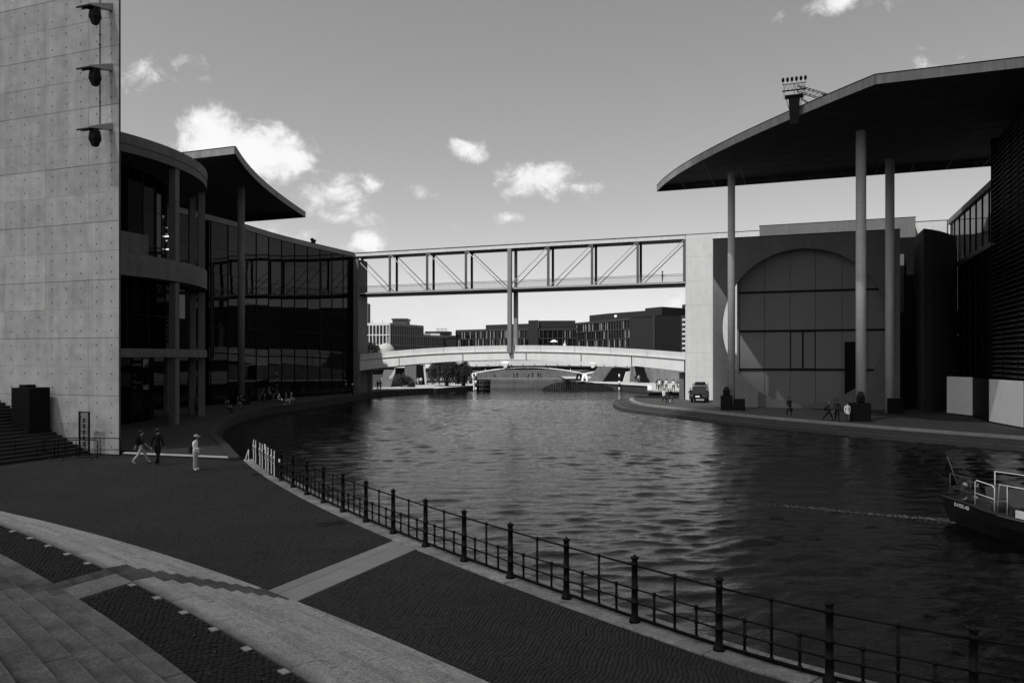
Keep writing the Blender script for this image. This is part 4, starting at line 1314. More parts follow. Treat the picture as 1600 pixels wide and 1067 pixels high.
# hoarding boards in front of the louvres
hoard = thing('hoarding', 'white zigzag hoarding boards standing in front of the dark louvred wall', 'hoarding', (0, 0, 0))
Hs = [((43.2, 76.3), (43.4, 72.5), M_board), ((43.46, 72.45), (41.05, 66.05), M_black), ((41.0, 66.0), (39.9, 60.0), M_board), ((39.95, 59.95), (43.0, 58.8), M_steel)]
for a, b, m in Hs:
    d = (np.array(b) - np.array(a)); d = d / np.hypot(*d); nr = np.array((-d[1], d[0])) * 0.12
    a = np.array(a); b = np.array(b)
    bevel(obj('board', MB().prism([a, b, b + nr, a + nr] , 0.12, 3.72), m, hoard), 0.01)
    obj('base_rail', MB().prism([a + nr * .2, b + nr * .2, b + nr * .8, a + nr * .8], 0.0, 0.115), M_black, hoard)

# floodlight rig hung from the canopy edge
rig = thing('floodlight_rig', 'black floodlight rig with six round lamps hanging over the canopy edge', 'floodlight rig', UV(-.45, 67.85, 0), -TH)
rig.scale = (.72, .72, 1.0)
# local x runs along the roof edge, y out... the box hangs on the river side (local -y)
bevel(obj('case', MB().hexa([(-.45, -.75, 24.75), (.45, -.75, 24.75), (.45, -.15, 24.75), (-.45, -.15, 24.75)], [(-.62, -1.0, 27.0), (.62, -1.0, 27.0), (.62, -.15, 27.0), (-.62, -.15, 27.0)]), M_black, rig), 0.03)
obj('case_lid', MB().box(-1.0, 1.0, -1.15, 0.0, 27.02, 27.12), M_black, rig)
tr = MB()
for x in (-1.1, 0.0, 1.1):
    tr.bar((x, -.9, 27.1), (x, -.9, 28.05), .05); tr.bar((x, 0, 27.1), (x, 0, 27.7), .05); tr.bar((x, -.9, 27.55), (x, 0, 27.1), .04)
for z, y in ((27.55, -.9), (28.05, -.9), (27.7, 0)): tr.bar((-1.3, y, z), (1.3, y, z), .05)
for x in np.arange(-1.1, 1.1, .44): tr.bar((x, -.9, 27.55), (x + .22, -.9, 28.05), .03); tr.bar((x + .22, -.9, 28.05), (x + .44, -.9, 27.55), .03)
obj('lamp_frame', tr, M_iron, rig)
tr = MB()
for y in (-.75, -.25):
    tr.bar((.3, y, 27.45), (3.3, y, 26.5), .05); tr.bar((.3, y, 27.95), (3.5, y, 26.95), .05)
    for k in range(7):
        x = .3 + k * .45
        tr.bar((x, y, 27.45 - .315 * (x - .3)), (x, y, 27.95 - .315 * (x - .3)), .03); tr.bar((x, y, 27.45 - .315 * (x - .3)), (x + .45, y, 27.95 - .315 * (x + .15)), .03)
tr.bar((3.2, -.5, 26.375), (3.2, -.5, 27.0), .3)
tr.bar((.62, -.9, 26.9), (1.5, -.7, 26.4), .06); tr.bar((.62, -.2, 26.9), (1.5, -.3, 26.4), .06)
obj('access_truss', tr, M_iron, rig)
st_ = MB()
for s in (-1, 1): st_.bar((s * .95, -.9, 27.05), (s * .5, -.8, 25.9), .05); st_.bar((s * .5, -.1, 26.6), (s * .5, -.05, 26.45), .08)
obj('brace', st_, M_iron, rig)
for i in range(6):
    x = -1.2 + .48 * i
    lm = obj('lamp', MB().lathe([(.05, -.22), (.14, -.12), (.165, 0.05), (.14, .17), (.04, .2)], 12), M_black, rig, True, (x, -.9, 28.42))
    lm.rotation_euler = (R(70), 0, 0)
    obj('lamp_stem', MB().box(-.02, .02, -.02, .02, -.35, -.2), M_iron, rig, False, (x, -.9, 28.4))

# ================================================================== iron railing along the quay
POST_STEP = 2.06
def post_profile(h=1.42):
    return [(.115, 0), (.115, .06), (.09, .07), (.088, .12), (.074, .14), (.070, .40), (.081, .405), (.081, .435), (.069, .44), (.068, .69), (.079, .695), (.079, .725), (.066, .73),
            (.061, 1.19), (.072, 1.195), (.072, 1.225), (.061, 1.23), (.064, 1.31), (.088, 1.33), (.088, 1.355), (.03, 1.37), (.022, 1.40), (.01, 1.41)]
pm = MB().lathe(post_profile(), 14).mesh('post', M_iron, True)
PO = 0.36
a_first = math.atan2(35.0 - QC[1], -11.35 - QC[0])
da = POST_STEP / QR
rail_t = thing('iron_railing', 'black cast iron railing with ringed posts along the curved river quay', 'railing')
posts = []
a = math.atan2(14.3 - QC[1], 3.95 - QC[0])
ks = list(range(-13, 7))
for k in ks:
    an = a + k * da * 1.0 - 0.13 / QR
    p = qpt(an, PO)
    if p[1] > 41.3: continue
    posts.append((an, p))
    link('post', pm, rail_t, (p[0], p[1], 0.02))
RZ = (1.20, .71, .43, .14)
for (a0, p0), (a1, p1) in zip(posts[:-1], posts[1:]):
    cross_bay = p0[1] > 34.6
    p0 = np.array(p0); p1 = np.array(p1)
    d = (p1 - p0) / np.hypot(*(p1 - p0))
    for z in RZ:
        obj('rail', MB().tube([(*(p0 + d * .05), z), (*(p1 - d * .05), z)], 0.021 if z > 1 else 0.018, 6), M_iron, rail_t, True)
    for f, z0, z1 in ((.25, .14, .71), (.5, .14, 1.20), (.75, .14, .71)):
        q = p0 + (p1 - p0) * f
        m = MB().tube([(*q, z0), (*q, z1)], 0.027, 7)
        for z in RZ:
            if z0 - .01 <= z <= z1 + .01: m.lathe([(.027, -.045), (.046, -.02), (.046, .02), (.027, .045)], 8, (q[0], q[1], z))
        obj('baluster', m, M_iron, rail_t, True)
# white memorial crosses in the last bays, on dark boards
p_a = np.array(qpt(math.atan2(34.9 - QC[1], -11.3 - QC[0]), PO)); p_b = np.array(qpt(math.atan2(40.6 - QC[1], -14.0 - QC[0]), PO))
frac = [0.02, 0.13, 0.26, 0.355, 0.50, 0.605, 0.80, 0.90]
dd = (p_b - p_a); ln = np.hypot(*dd); dd /= ln; nn = np.array((-dd[1], dd[0]))   # towards the plaza
names = ['first', 'second', 'third', 'fourth', 'fifth', 'sixth', 'seventh', 'last']
for i, f in enumerate(frac):
    p = p_a + dd * ln * f + nn * 0.10
    t = thing('memorial_cross', '%s white cross from the near end of the row fixed to the railing' % names[i], 'cross', (p[0], p[1], 0.06), math.atan2(dd[1], dd[0]), 'white crosses on the railing')
    bevel(obj('upright', MB().box(-.075, .075, -.012, .012, 0.06, 1.20), M_white, t), 0.006, 1)
    bevel(obj('crossbar', MB().box(-.17, .17, .014, .035, .60, .93), M_white, t), 0.006, 1)
    obj('name_plate', MB().box(-.10, .10, .037, .040, .65, .88), M_iron, t)
    ws_ = MB()
    for k in range(3): ws_.box(-.08 + .01 * k, .07 - .02 * k, .0405, .042, .70 + .055 * k, .715 + .055 * k)
    obj('inscription', ws_, M_cl_mid, t)
bd = thing('backing_board', 'black boards behind the row of white crosses on the railing', 'board')
for k in range(4):
    q0 = p_a - dd * .25 + dd * (ln + .1) * k / 4; q1 = p_a - dd * .25 + dd * (ln + .1) * (k + 1) / 4 - dd * .03
    obj('board', MB().prism([q0 + nn * .04, q1 + nn * .04, q1 + nn * .015, q0 + nn * .015], 0.08, 1.32), M_black, bd)
nt = obj('notice', MB().box(-.12, .12, -.01, .01, 0, .30), M_white, None, False, (*(p_a + dd * ln * .43 + nn * .06), 1.02), math.atan2(dd[1], dd[0]))
tag(nt, 'small white notice sheet between the white crosses on the railing', 'notice')
wr = obj('wreath_stand', MB().tube([(0, 0, .02), (0, 0, .35), (-.05, .15, .62)], .02, 6).tube([(-.3, .3, .0), (-.05, .15, .62)], .03, 6), M_white, None, False, (*(p_b + dd * .35 + nn * .2), 0))
tag(wr, 'small white bent bracket at the far end of the row of white crosses', 'bracket')
q = posts[[abs(p[1] - 33.9) for _, p in posts].index(min(abs(p[1] - 33.9) for _, p in posts))][1]
rf = obj('reflector', MB().box(-.05, .05, -.012, .012, 0, .14), M_white, None, False, (q[0] - .07, q[1] - .05, .86), R(-40))
tag(rf, 'little white reflector on the railing post beside the crosses', 'reflector')

# ================================================================== people
def person_graph(pose, h=1.75, lean=0.0):
    """joints (x right, y forward, z up), radius, and edges with a region name"""
    J = {}; Ed = []
    def j(n, x, y, z, r): J[n] = (Vector((x, y, z)), r)
    def e(a, b, reg): Ed.append((a, b, reg))
    hipz = .92
    L = {'walk': ((.20, .30), (-.24, .25)), 'stand': ((.0, .02), (.03, -.01)), 'stroll': ((.12, .14), (-.15, .12))}
    j('pelvis', 0, 0, hipz + .04, .135); j('waist', 0, .0, 1.08, .125); j('chest', 0, .01 + lean, 1.27, .15); j('neckb', 0, .02 + lean, 1.43, .075)
    j('neck', 0, .03 + lean, 1.50, .055); j('jaw', 0, .05 + lean, 1.575, .075); j('head', 0, .045 + lean, 1.66, .098); j('crown', 0, .035 + lean, 1.72, .08); j('nose', 0, .135 + lean, 1.625, .016)
    e('pelvis', 'waist', 'top'); e('waist', 'chest', 'top'); e('chest', 'neckb', 'top'); e('neckb', 'neck', 'head'); e('neck', 'jaw', 'head'); e('jaw', 'head', 'head'); e('head', 'crown', 'head'); e('head', 'nose', 'head')
    for s, sx in (('L', -1), ('R', 1)):
        k = 0 if s == 'L' else 1
        if pose == 'sit':
            hip = (sx * .10, 0, .50); kn = (sx * .12, .42, .50); an = (sx * .12, .44, .10); to = (sx * .13, .60, .05)
        elif pose in ('walk', 'stroll'):
            a = .26 if pose == 'walk' else .15
            f = a if k == 0 else -a
            hip = (sx * .10, 0, hipz - .04); kn = (sx * .10, f * .75 + .05, .50); an = (sx * .10, f * 1.5 - (.06 if f < 0 else 0), .10 + (.06 if f < 0 else 0)); to = (sx * .11, f * 1.5 + .15 - (.06 if f < 0 else 0), .045 + (0 if f > 0 else 0))
        else:
            hip = (sx * .10, 0, hipz - .04); kn = (sx * .11, .02, .50); an = (sx * .12, -.01, .10); to = (sx * .15, .14, .045)
        j('hip' + s, *hip, .105); j('knee' + s, *kn, .072); j('calf' + s, *[kn[q] * .62 + an[q] * .38 for q in range(3)], .068); j('ankle' + s, *an, .048); j('toe' + s, *to, .042)
        e('pelvis', 'hip' + s, 'leg'); e('hip' + s, 'knee' + s, 'leg'); e('knee' + s, 'calf' + s, 'shin'); e('calf' + s, 'ankle' + s, 'shin'); e('ankle' + s, 'toe' + s, 'shoe')
        sh = (sx * .19, 0 + lean, 1.40)
        if pose == 'sit': el = (sx * .23, .10, 1.16); wr = (sx * .14, .32, 1.06)
        elif pose in ('walk', 'stroll'):
            f = (-.16 if k == 0 else .16) * (1 if pose == 'walk' else .6)
            el = (sx * .25, f * .6 - .02, 1.12); wr = (sx * .25, f * 1.5 + .05, .90)
        elif k == 1: el = (sx * .25, .04 + lean, 1.14); wr = (sx * .20, .24 + lean, 1.10)
        else: el = (sx * .25, -.03, 1.12); wr = (sx * .24, .05, .88)
        j('sho' + s, *sh, .075); j('elb' + s, *el, .05); j('wri' + s, *wr, .034)
        e('neckb', 'sho' + s, 'top'); e('sho' + s, 'elb' + s, 'top'); e('elb' + s, 'wri' + s, 'fore')
        d = (Vector(wr) - Vector(el)).normalized()
        side = Vector((0, 1, 0)) - d * d.y; side.normalize()
        pm_ = Vector(wr) + d * .07
        j('palm' + s, *pm_, .034); e('wri' + s, 'palm' + s, 'hand')
        inw = Vector((-sx, 0, 0))
        for q in range(4):
            o = side * (.030 - .02 * q)
            ln_ = (.072, .08, .075, .058)[q]
            b = pm_ + o * 1.1 + d * .035; c = b + d * ln_ * .55; t_ = c + (d + inw * .6).normalized() * ln_ * .5
            j('f%d1' % q + s, *b, .0105); j('f%d2' % q + s, *c, .0095); j('f%d3' % q + s, *t_, .008)
            e('palm' + s, 'f%d1' % q + s, 'hand'); e('f%d1' % q + s, 'f%d2' % q + s, 'hand'); e('f%d2' % q + s, 'f%d3' % q + s, 'hand')
        b = Vector(wr) + d * .035 + side * .045; t_ = b + (d + side * .5).normalized() * .05
        j('t1' + s, *b, .012); j('t2' + s, *t_, .010); e('wri' + s, 't1' + s, 'hand'); e('t1' + s, 't2' + s, 'hand')
    if pose == 'sit':
        off = .92 - .50
        for n in list(J):
            if not n.startswith(('hip', 'knee', 'calf', 'ankle', 'toe')):
                p, r = J[n]; J[n] = (p - Vector((0, 0, off - .04)), r)
    k = h / 1.75
    return {n: (p * k, r * k) for n, (p, r) in J.items()}, Ed


PEOPLE = []
def person(label, xy, z, face, pose='stand', h=1.75, top=None, leg=None, shin=None, shoe=None, fore=None, hair=M_hair, hat=None, bag=None, group=None, coat=False, lean=0.0, umbrella=False):
    """face: direction of view, degrees clockwise from straight away from the camera"""
    top = top or M_cl_dark; leg = leg or M_cl_dark; shin = shin or leg; shoe = shoe or M_cl_black; fore = fore or top
    PEOPLE.append(dict(label=label, xy=xy, z=z, face=face, pose=pose, h=h, mats=dict(top=top, leg=leg, shin=shin, shoe=shoe, fore=fore, hand=M_skin, head=M_skin), hair=hair, hat=hat, bag=bag, group=group, coat=coat, lean=lean, umbrella=umbrella))


def build_people():
    tmp = []
    for P in PEOPLE:
        J, Ed = person_graph(P['pose'], P['h'], P['lean'])
        names = list(J); ix = {n: i for i, n in enumerate(names)}
        me = bpy.data.meshes.new('person')
        me.from_pydata([tuple(J[n][0]) for n in names], [(ix[a], ix[b]) for a, b, _ in Ed], [])
        o = bpy.data.objects.new('person_skin', me); col.objects.link(o)
        md = o.modifiers.new('skin', 'SKIN'); md.use_smooth_shade = True; md.branch_smoothing = 0.4
        sv = me.skin_vertices[0].data
        for n in names:
            r = J[n][1]
            rx, ry = r, r
            if n in ('chest',): rx, ry = r * 1.12, r * .78
            if n in ('waist', 'pelvis'): rx, ry = r * 1.05, r * .82
            sv[ix[n]].radius = (rx, ry); sv[ix[n]].use_root = (n == 'pelvis')
        sd = o.modifiers.new('sub', 'SUBSURF'); sd.levels = 1; sd.render_levels = 1
        tmp.append((P, o, J, Ed))
    dg = bpy.context.evaluated_depsgraph_get(); dg.update()
    for P, o, J, Ed in tmp:
        me = bpy.data.meshes.new_from_object(o.evaluated_get(dg))
        me.name = 'person'
        keys = ['top', 'leg', 'shin', 'shoe', 'fore', 'hand', 'head']
        me.materials.clear()
        for k in keys: me.materials.append(P['mats'][k])
        A = np.array([J[a][0] for a, b, _ in Ed]); B = np.array([J[b][0] for a, b, _ in Ed]); rad = np.array([(J[a][1] + J[b][1]) / 2 for a, b, _ in Ed])
        nf = len(me.polygons); C = np.zeros(nf * 3); me.polygons.foreach_get('center', C); C = C.reshape(-1, 3)
        D = B - A; l2 = (D ** 2).sum(1) + 1e-9
        t = np.clip(((C[:, None] - A[None]) * D[None]).sum(2) / l2, 0, 1)
        ds = np.linalg.norm(C[:, None] - (A[None] + t[..., None] * D[None]), axis=2) - rad[None]
        reg = np.array([keys.index(r) for _, _, r in Ed])[ds.argmin(1)]
        hh = P['h'] / 1.75
        if P['pose'] != 'sit':
            zc = C[:, 2] / hh
            body = np.abs(C[:, 0]) < .2 * hh
            reg[(reg == 0) & (zc < .96) & body] = 1
            if P['coat']: reg[(reg == 1) & (zc > .72)] = 0
        me.polygons.foreach_set('material_index', reg.astype(np.int32))
        me.polygons.foreach_set('use_smooth', np.ones(nf, bool))
        x, y = P['xy']
        t_ = link('person', me, None, (x, y, P['z']), R(-P['face']))
        tag(t_, P['label'], 'person', P['group'])
        bpy.data.objects.remove(o, do_unlink=True)
        hd = J['head'][0]
        hm = MB().lathe([(.03, -.10), (.092, -.06), (.108, .0), (.103, .05), (.075, .092), (.02, .108)], 12, (0, 0, 0))
        hm.v = [(v[0] * hh, (v[1] * 1.08 - .022 - (0.012 if v[2] < 0 else 0)) * hh, (v[2] + .02) * hh) for v in hm.v]
        if P['hat'] is None: obj('hair', hm, P['hair'], t_, True, tuple(hd + Vector((0, -.012 * hh, .012 * hh))))
        else:
            hm2 = MB().lathe([(.06, -.14), (.095, -.08), (.10, -.02), (.09, .02)], 12); hm2.v = [(v[0], v[1] - .035, v[2]) for v in hm2.v]
            obj('hair', hm2, P['hair'], t_, True, tuple(hd))
            hb_ = MB().lathe([(.112, .02), (.112, .05), (.10, .09), (.07, .115), (.02, .122)], 14)
            hb_.hexa([(-.08, .08, .025), (.08, .08, .025), (.06, .21, .015), (-.06, .21, .015)], [(-.08, .08, .04), (.08, .08, .04), (.06, .21, .028), (-.06, .21, .028)])
            obj('cap', hb_, P['hat'], t_, True, tuple(hd))
        if P['coat']:
            w = J['waist'][0]; n = 14; m = MB()
            for zz, rr in ((.74, .20), (.90, .175), (1.05, .15)):
                for q in range(n):
                    an = 2 * math.pi * q / n
                    m.v.append((rr * 1.05 * math.cos(an) * hh, rr * .85 * math.sin(an) * hh, zz * hh))
            for r_ in range(2):
                for q in range(n): m.face((r_ * n + q, r_ * n + (q + 1) % n, (r_ + 1) * n + (q + 1) % n, (r_ + 1) * n + q))
            obj('coat_skirt', m, P['mats']['top'], t_, True)
        if P['bag']:
            kind, bm_ = P['bag']
            ch = J['chest'][0]; wz = J['wriR'][0]; wl = J['wriL'][0]
            if kind == 'backpack':
                b = MB().hexa([(-.15, -.33, -.26), (.15, -.33, -.26), (.16, -.14, -.28), (-.16, -.14, -.28)], [(-.12, -.26, .18), (.12, -.26, .18), (.14, -.12, .2), (-.14, -.12, .2)])
                k_ = obj('backpack', b, bm_, t_, False, tuple(ch)); bevel(k_, .05, 3)
                s_ = MB()
                for sx in (-.11, .11): s_.tube([(sx, -.14, .18), (sx, .02, .17), (sx, .13, .04), (sx, .06, -.14), (sx, -.14, -.2)], .018, 6)
                obj('strap', s_, bm_, t_, True, tuple(ch))
            elif kind == 'shoulder':
                b = MB().hexa([(-.30, -.30, -.02), (.02, -.36, -.02), (.04, -.22, -.02), (-.26, -.18, -.02)], [(-.27, -.27, .30), (0, -.33, .33), (.02, -.22, .33), (-.23, -.18, .30)])
                k_ = obj('shoulder_bag', b, bm_, t_, False, (0, 0, .88 * hh)); bevel(k_, .04, 3)
                obj('strap', MB().tube([(-.2, -.25, 1.18), (-.17, -.12, 1.43), (-.14, .05, 1.43), (-.1, .13, 1.3), (.0, -.2, 1.15)], .016, 6), bm_, t_, True)
            elif kind == 'hand':
                b = MB().box(-.06, .06, -.20, .20, -.42, -.12)
                k_ = obj('bag', b, bm_, t_, False, tuple(wl + Vector((0, 0.02, -.05)))); bevel(k_, .03)
                obj('handle', MB().tube([(0, -.1, -.12), (0, -.05, 0), (0, .05, 0), (0, .1, -.12)], .012, 6), bm_, t_, True, tuple(wl + Vector((0, 0.02, -.05))))
        if P['umbrella']:
            c = J['wriR'][0]
            m = MB(); n = 8
            prof = [(.02, .98), (.22, .93), (.42, .82), (.56, .68)]
            for r_, zz in prof:
                for q in range(16): m.v.append((r_ * math.cos(q * math.pi / 8), r_ * math.sin(q * math.pi / 8), zz - (.05 if (q % 2 and r_ > .5) else 0)))
            for a_ in range(3):
                for q in range(16): m.face((a_ * 16 + q, a_ * 16 + (q + 1) % 16, (a_ + 1) * 16 + (q + 1) % 16, (a_ + 1) * 16 + q))
            uo = obj('umbrella', m, M_cl_white, None, False, (x, y, P['z'] + c.z)); uo.modifiers.new('solid', 'SOLIDIFY').thickness = .006
            tag(uo, 'white umbrella held up by a person crossing the arched footbridge', 'umbrella')
            obj('stick', MB().tube([(0, 0, -.15), (0, 0, .99)], .012, 6), M_iron, uo, True)


def gp(px, py, z=0.0):
    """ground point seen at a place of the photograph"""
    Y = (HC - z) * 1200 / (py - 560); return ((px - 800) / 1200 * Y, Y)
def at(px, Y): return ((px - 800) / 1200 * Y, Y)

# near plaza
person('person in dark top and pale trousers with a black backpack, walking on the plaza', gp(220, 724), 0, 48, 'walk', 1.72, M_cl_dark, M_cl_pale, M_cl_pale, M_cl_white, M_skin, bag=('backpack', M_cl_black))
person('person all in black with arms bent, seen from behind on the plaza', gp(246, 726), 0, 8, 'stroll', 1.84, M_cl_black, M_cl_black)
person('person in white shirt, pale trousers and light cap with shoulder bag, on the plaza', gp(305, 735), 0, 92, 'stand', 1.74, M_cl_white, M_cl_pale, M_cl_pale, M_cl_white, M_cl_white, hat=M_cl_pale, bag=('shoulder', M_cl_dark))
# under the glass building
person('standing person in a pale shirt beside the second loggia pier', gp(307, 648, .12), .12, 20, 'stand', 1.7, M_cl_mid, M_cl_dark, fore=M_skin)
person('standing person in dark clothes close to the pier corner under the loggia', gp(315, 648, .12), .12, -30, 'stand', 1.75, M_cl_black, M_cl_black)
SEAT = 'people resting on the left promenade'
for i, (px, py, f, ps, tp, lb_) in enumerate([(352, 645, 60, 'sit', M_cl_mid, 'person in grey sitting on the dark promenade rim, nearest the loggia'), (356, 646, 110, 'sit', M_cl_dark, 'person in dark clothes sitting close beside the grey one on the rim'),
        (371, 639, 100, 'sit', M_cl_dark, 'person sitting just in front of the slender left column'), (376, 634, 70, 'sit', M_cl_mid, 'person leaning forward at the foot of the slender left column'),
        (392, 626, 140, 'stand', M_cl_mid, 'person with pale hair standing right of the slender left column'), (397, 626, 200, 'stand', M_cl_black, 'person in black next to the pale haired one on the promenade'),
        (405, 628, 160, 'stand', M_cl_dark, 'person standing in the middle of the promenade group'), (410, 627, 30, 'stand', M_cl_mid, 'person in grey with bare arms in the promenade group'),
        (414, 628, 250, 'stand', M_cl_dark, 'person in dark top in the promenade group, facing the water'), (420, 626, 100, 'stand', M_cl_mid, 'tall person in grey, rightmost of the standing promenade group'),
        (427, 627, 220, 'stand', M_cl_black, 'person in black a step right of the standing promenade group'), (436, 633, 120, 'sit', M_cl_mid, 'seated person in grey on the rim right of the standing group'),
        (447, 633, 80, 'sit', M_cl_dark, 'seated person in dark clothes on the rim, left of the pale capped one'), (455, 632, 100, 'sit', M_cl_mid, 'seated person with pale cap on the promenade rim by the water')]):
    person(lb_, gp(px, py, .12), .12, f, ps, 1.68 + .02 * (i % 5), tp, M_cl_dark if i % 2 else M_cl_mid, fore=M_skin, hair=M_cl_pale if i in (4, 13) else M_hair)
person('person with pale cap walking along the far end of the glass facade', gp(541, 618, .12), .12, 200, 'walk', 1.72, M_cl_dark, M_cl_dark, hat=M_cl_white)
person('person with white cap walking last along the glass facade near the bridge pier', gp(551, 618, .12), .12, 190, 'walk', 1.72, M_cl_dark, M_cl_black, hat=M_cl_white)
# sunlit path under the low bridge, left
person('dark silhouetted person walking on the bright path under the low bridge', at(590, 130), .02, 30, 'walk', 1.75, M_cl_black, M_cl_black)
person('second dark silhouetted person beside the first on the bright path', at(594.5, 130.4), .02, 10, 'walk', 1.78, M_cl_black, M_cl_black)
person('person in white top and dark legs stepping along the bright left path', at(622, 150), .02, 100, 'walk', 1.7, M_cl_white, M_cl_dark, fore=M_skin)
person('person in white shirt standing by the concrete stair wall on the left path', at(629.5, 151), .02, 0, 'stand', 1.78, M_cl_white, M_cl_mid)
person('person in pale dress walking near the dark arch opening, left of a pair', at(653, 156), .02, 10, 'stroll', 1.7, M_cl_pale, M_cl_pale, coat=True)
person('person in white top walking near the dark arch opening, right of a pair', at(657.5, 156.4), .02, 5, 'stroll', 1.75, M_cl_white, M_cl_mid)
# right promenade
person('person in dark jacket and cap standing alone before the disc facade', gp(1233, 649.5), 0, 170, 'stroll', 1.78, M_cl_dark, M_cl_black, hat=M_cl_dark, bag=('hand', M_cl_black))
person('fair haired person in dark coat carrying a bag, left of the group of three', gp(1294, 657), 0, 120, 'walk', 1.72, M_cl_dark, M_cl_black, hair=M_cl_mid, coat=True, bag=('shoulder', M_cl_black))
person('man in dark suit and cap walking, middle of the group of three', gp(1308, 657.5), 0, 200, 'walk', 1.85, M_cl_dark, M_cl_black, hat=M_cl_black)
person('person in bright white jacket beside the broad plinth', gp(1324, 659), 0, 190, 'stroll', 1.68, M_cl_white, M_cl_mid, coat=True)
# near the vehicle
person('person in white shirt with a dark bag walking by the right promenade tip', gp(1038, 629.5), 0, 170, 'walk', 1.72, M_cl_white, M_cl_dark, bag=('hand', M_cl_black))
person('person in dark top with bare legs, walking left of the parked vehicle', gp(1044.5, 630), 0, 175, 'walk', 1.7, M_cl_dark, M_cl_dark, M_skin)
person('person in mid grey right of the bare legged one on the promenade tip', gp(1048, 629.5), 0, 165, 'walk', 1.72, M_cl_black, M_cl_mid)
person('dark dressed person standing at the left side of the parked vehicle', gp(1079, 628), 0, 185, 'stand', 1.74, M_cl_black, M_cl_black, M_skin)
for px, Y, tp, lg, f, ps, lb_ in ((1027, 122, M_cl_black, M_cl_mid, 180, 'stroll', 'person in black top on the raised path, leftmost by the kerb'), (1030.5, 120, M_cl_white, M_cl_dark, 10, 'walk', 'person in white top on the raised path near the slanted kerb'),
        (1035, 121, M_cl_dark, M_cl_dark, 190, 'walk', 'person in dark clothes between two white tops on the raised path'), (1041, 121, M_cl_white, M_cl_dark, 5, 'walk', 'small person in white shirt walking away on the raised path'),
        (1052.5, 118.2, M_cl_white, M_cl_black, 5, 'walk', 'person in white shirt and black trousers under the low bridge end'), (1058, 122, M_cl_mid, M_cl_dark, 100, 'sit', 'person sitting near the wall under the low bridge end'),
        (1063, 120, M_cl_black, M_cl_black, 190, 'stand', 'dark person standing next to the white wall under the low bridge')):
    person(lb_, at(px, Y), .49, f, ps, 1.74, tp, lg)
# bicycle riders / pedestrians by the far abutment
person('dark person walking out of the far tunnel beside the white wedge', at(993, 155), .49, 185, 'walk', 1.74, M_cl_black, M_cl_black)
person('pale dressed person following near the far tunnel', at(998, 156), .49, 180, 'walk', 1.72, M_cl_pale, M_cl_mid)
# on the bridges
pu = UV(BU0 + .15, BV) 
def on_low(u, y=2.2):
    s = (u - BU0) / LB
    p = UV(u, BV + y); return (p.x, p.y), ptop(s) - .95
xy, zz = on_low(-33.4); person('person crossing the arched footbridge under a white umbrella', xy, zz, 60, 'stroll', 1.62, M_cl_mid, M_cl_dark, umbrella=True)
xy, zz = on_low(-31.8); person('person in white crossing the arched footbridge, right of the umbrella', xy, zz, 60, 'stroll', 1.6, M_cl_white, M_cl_dark, hat=M_cl_white)
p = UV(-17.6, BV + 1.1); person('dark lone person standing on the high footbridge', (p.x, p.y), 15.625, 100, 'stand', 1.75, M_cl_black, M_cl_black)
# loggia balcony
for i, (px, Y, lb_) in enumerate(((288, 66.5, 'dark person bending over the loggia parapet, left'), (304, 69, 'dark person leaning on the loggia parapet near the pier'))):
    x, y = at(px, Y); person(lb_, (x - .2, y + .3), 12.31, 60, 'stand', 1.6, M_cl_black, M_cl_black)
# far quay
for i, px in enumerate((773, 803, 808, 826, 832, 845, 841)):
    person(('tiny dark person on the far quay, left of the others', 'tiny dark person on the far quay, left of a close pair', 'tiny dark person on the far quay, right of a close pair', 'tiny dark person on the far quay in the middle group',
            'tiny dark person on the far quay beside the middle group', 'tiny dark person on the far quay, rightmost', 'tiny dark person on the far quay just before the rightmost')[i],
           at(px, 211 + i * .3), 0.01, 90 + 40 * i, 'sit' if i in (0, 3) else 'stroll', 1.72, M_cl_black, M_cl_black)
build_people()

# ================================================================== boat
boat = thing('boat', 'black hulled excursion boat with white rails entering from the right', 'boat', (17.7, 29.5, WZ), math.atan2(-3.0, .80))
# local x runs from stern (0) to bow, y to port
BL = 15.0
def hull():
    m = MB(); nx = 22; prof = []
    for i in range(nx + 1):
        s = i / nx; x = BL * s
        w = 1.75 * (1 - max(0, (s - .55) / .45) ** 2.2) * (min(1, .62 + s * 2.2 if s < .18 else 1))
        sheer = .86 + .35 * (s - .35) ** 2 + (.06 if s < .1 else 0)
        w = max(w, .03)
        rake = -.35 * max(0, 1 - s * 6)
        row = [(x + rake, -w, sheer), (x + rake * .8, -w * .98, sheer * .55), (x + rake * .2, -w * .88, 0.0), (x + .1, -w * .5, -.4), (x + .1, w * .5, -.4), (x + rake * .2, w * .88, 0.0), (x + rake * .8, w * .98, sheer * .55), (x + rake, w, sheer)]
        prof.append(row); m.v += row
    for i in range(nx):
        for j in range(7):
            m.face((i * 8 + j, i * 8 + j + 1, (i + 1) * 8 + j + 1, (i + 1) * 8 + j))
    m.face([j for j in range(8)]); m.face([nx * 8 + j for j in reversed(range(8))])
    return m, prof
hm, hp = hull()
obj('hull', hm, M_hull, boat)
dk = MB()
for i in range(len(hp) - 1):
    a, b = hp[i], hp[i + 1]
    dk.hexa([(a[0][0], a[0][1] * .97, a[0][2] - .14), (b[0][0], b[0][1] * .97, b[0][2] - .14), (b[7][0], b[7][1] * .97, b[7][2] - .14), (a[7][0], a[7][1] * .97, a[7][2] - .14)],
            [(a[0][0], a[0][1] * .97, a[0][2] - .10), (b[0][0], b[0][1] * .97, b[0][2] - .10), (b[7][0], b[7][1] * .97, b[7][2] - .10), (a[7][0], a[7][1] * .97, a[7][2] - .10)])
obj('deck', dk, M_deckwood, boat)
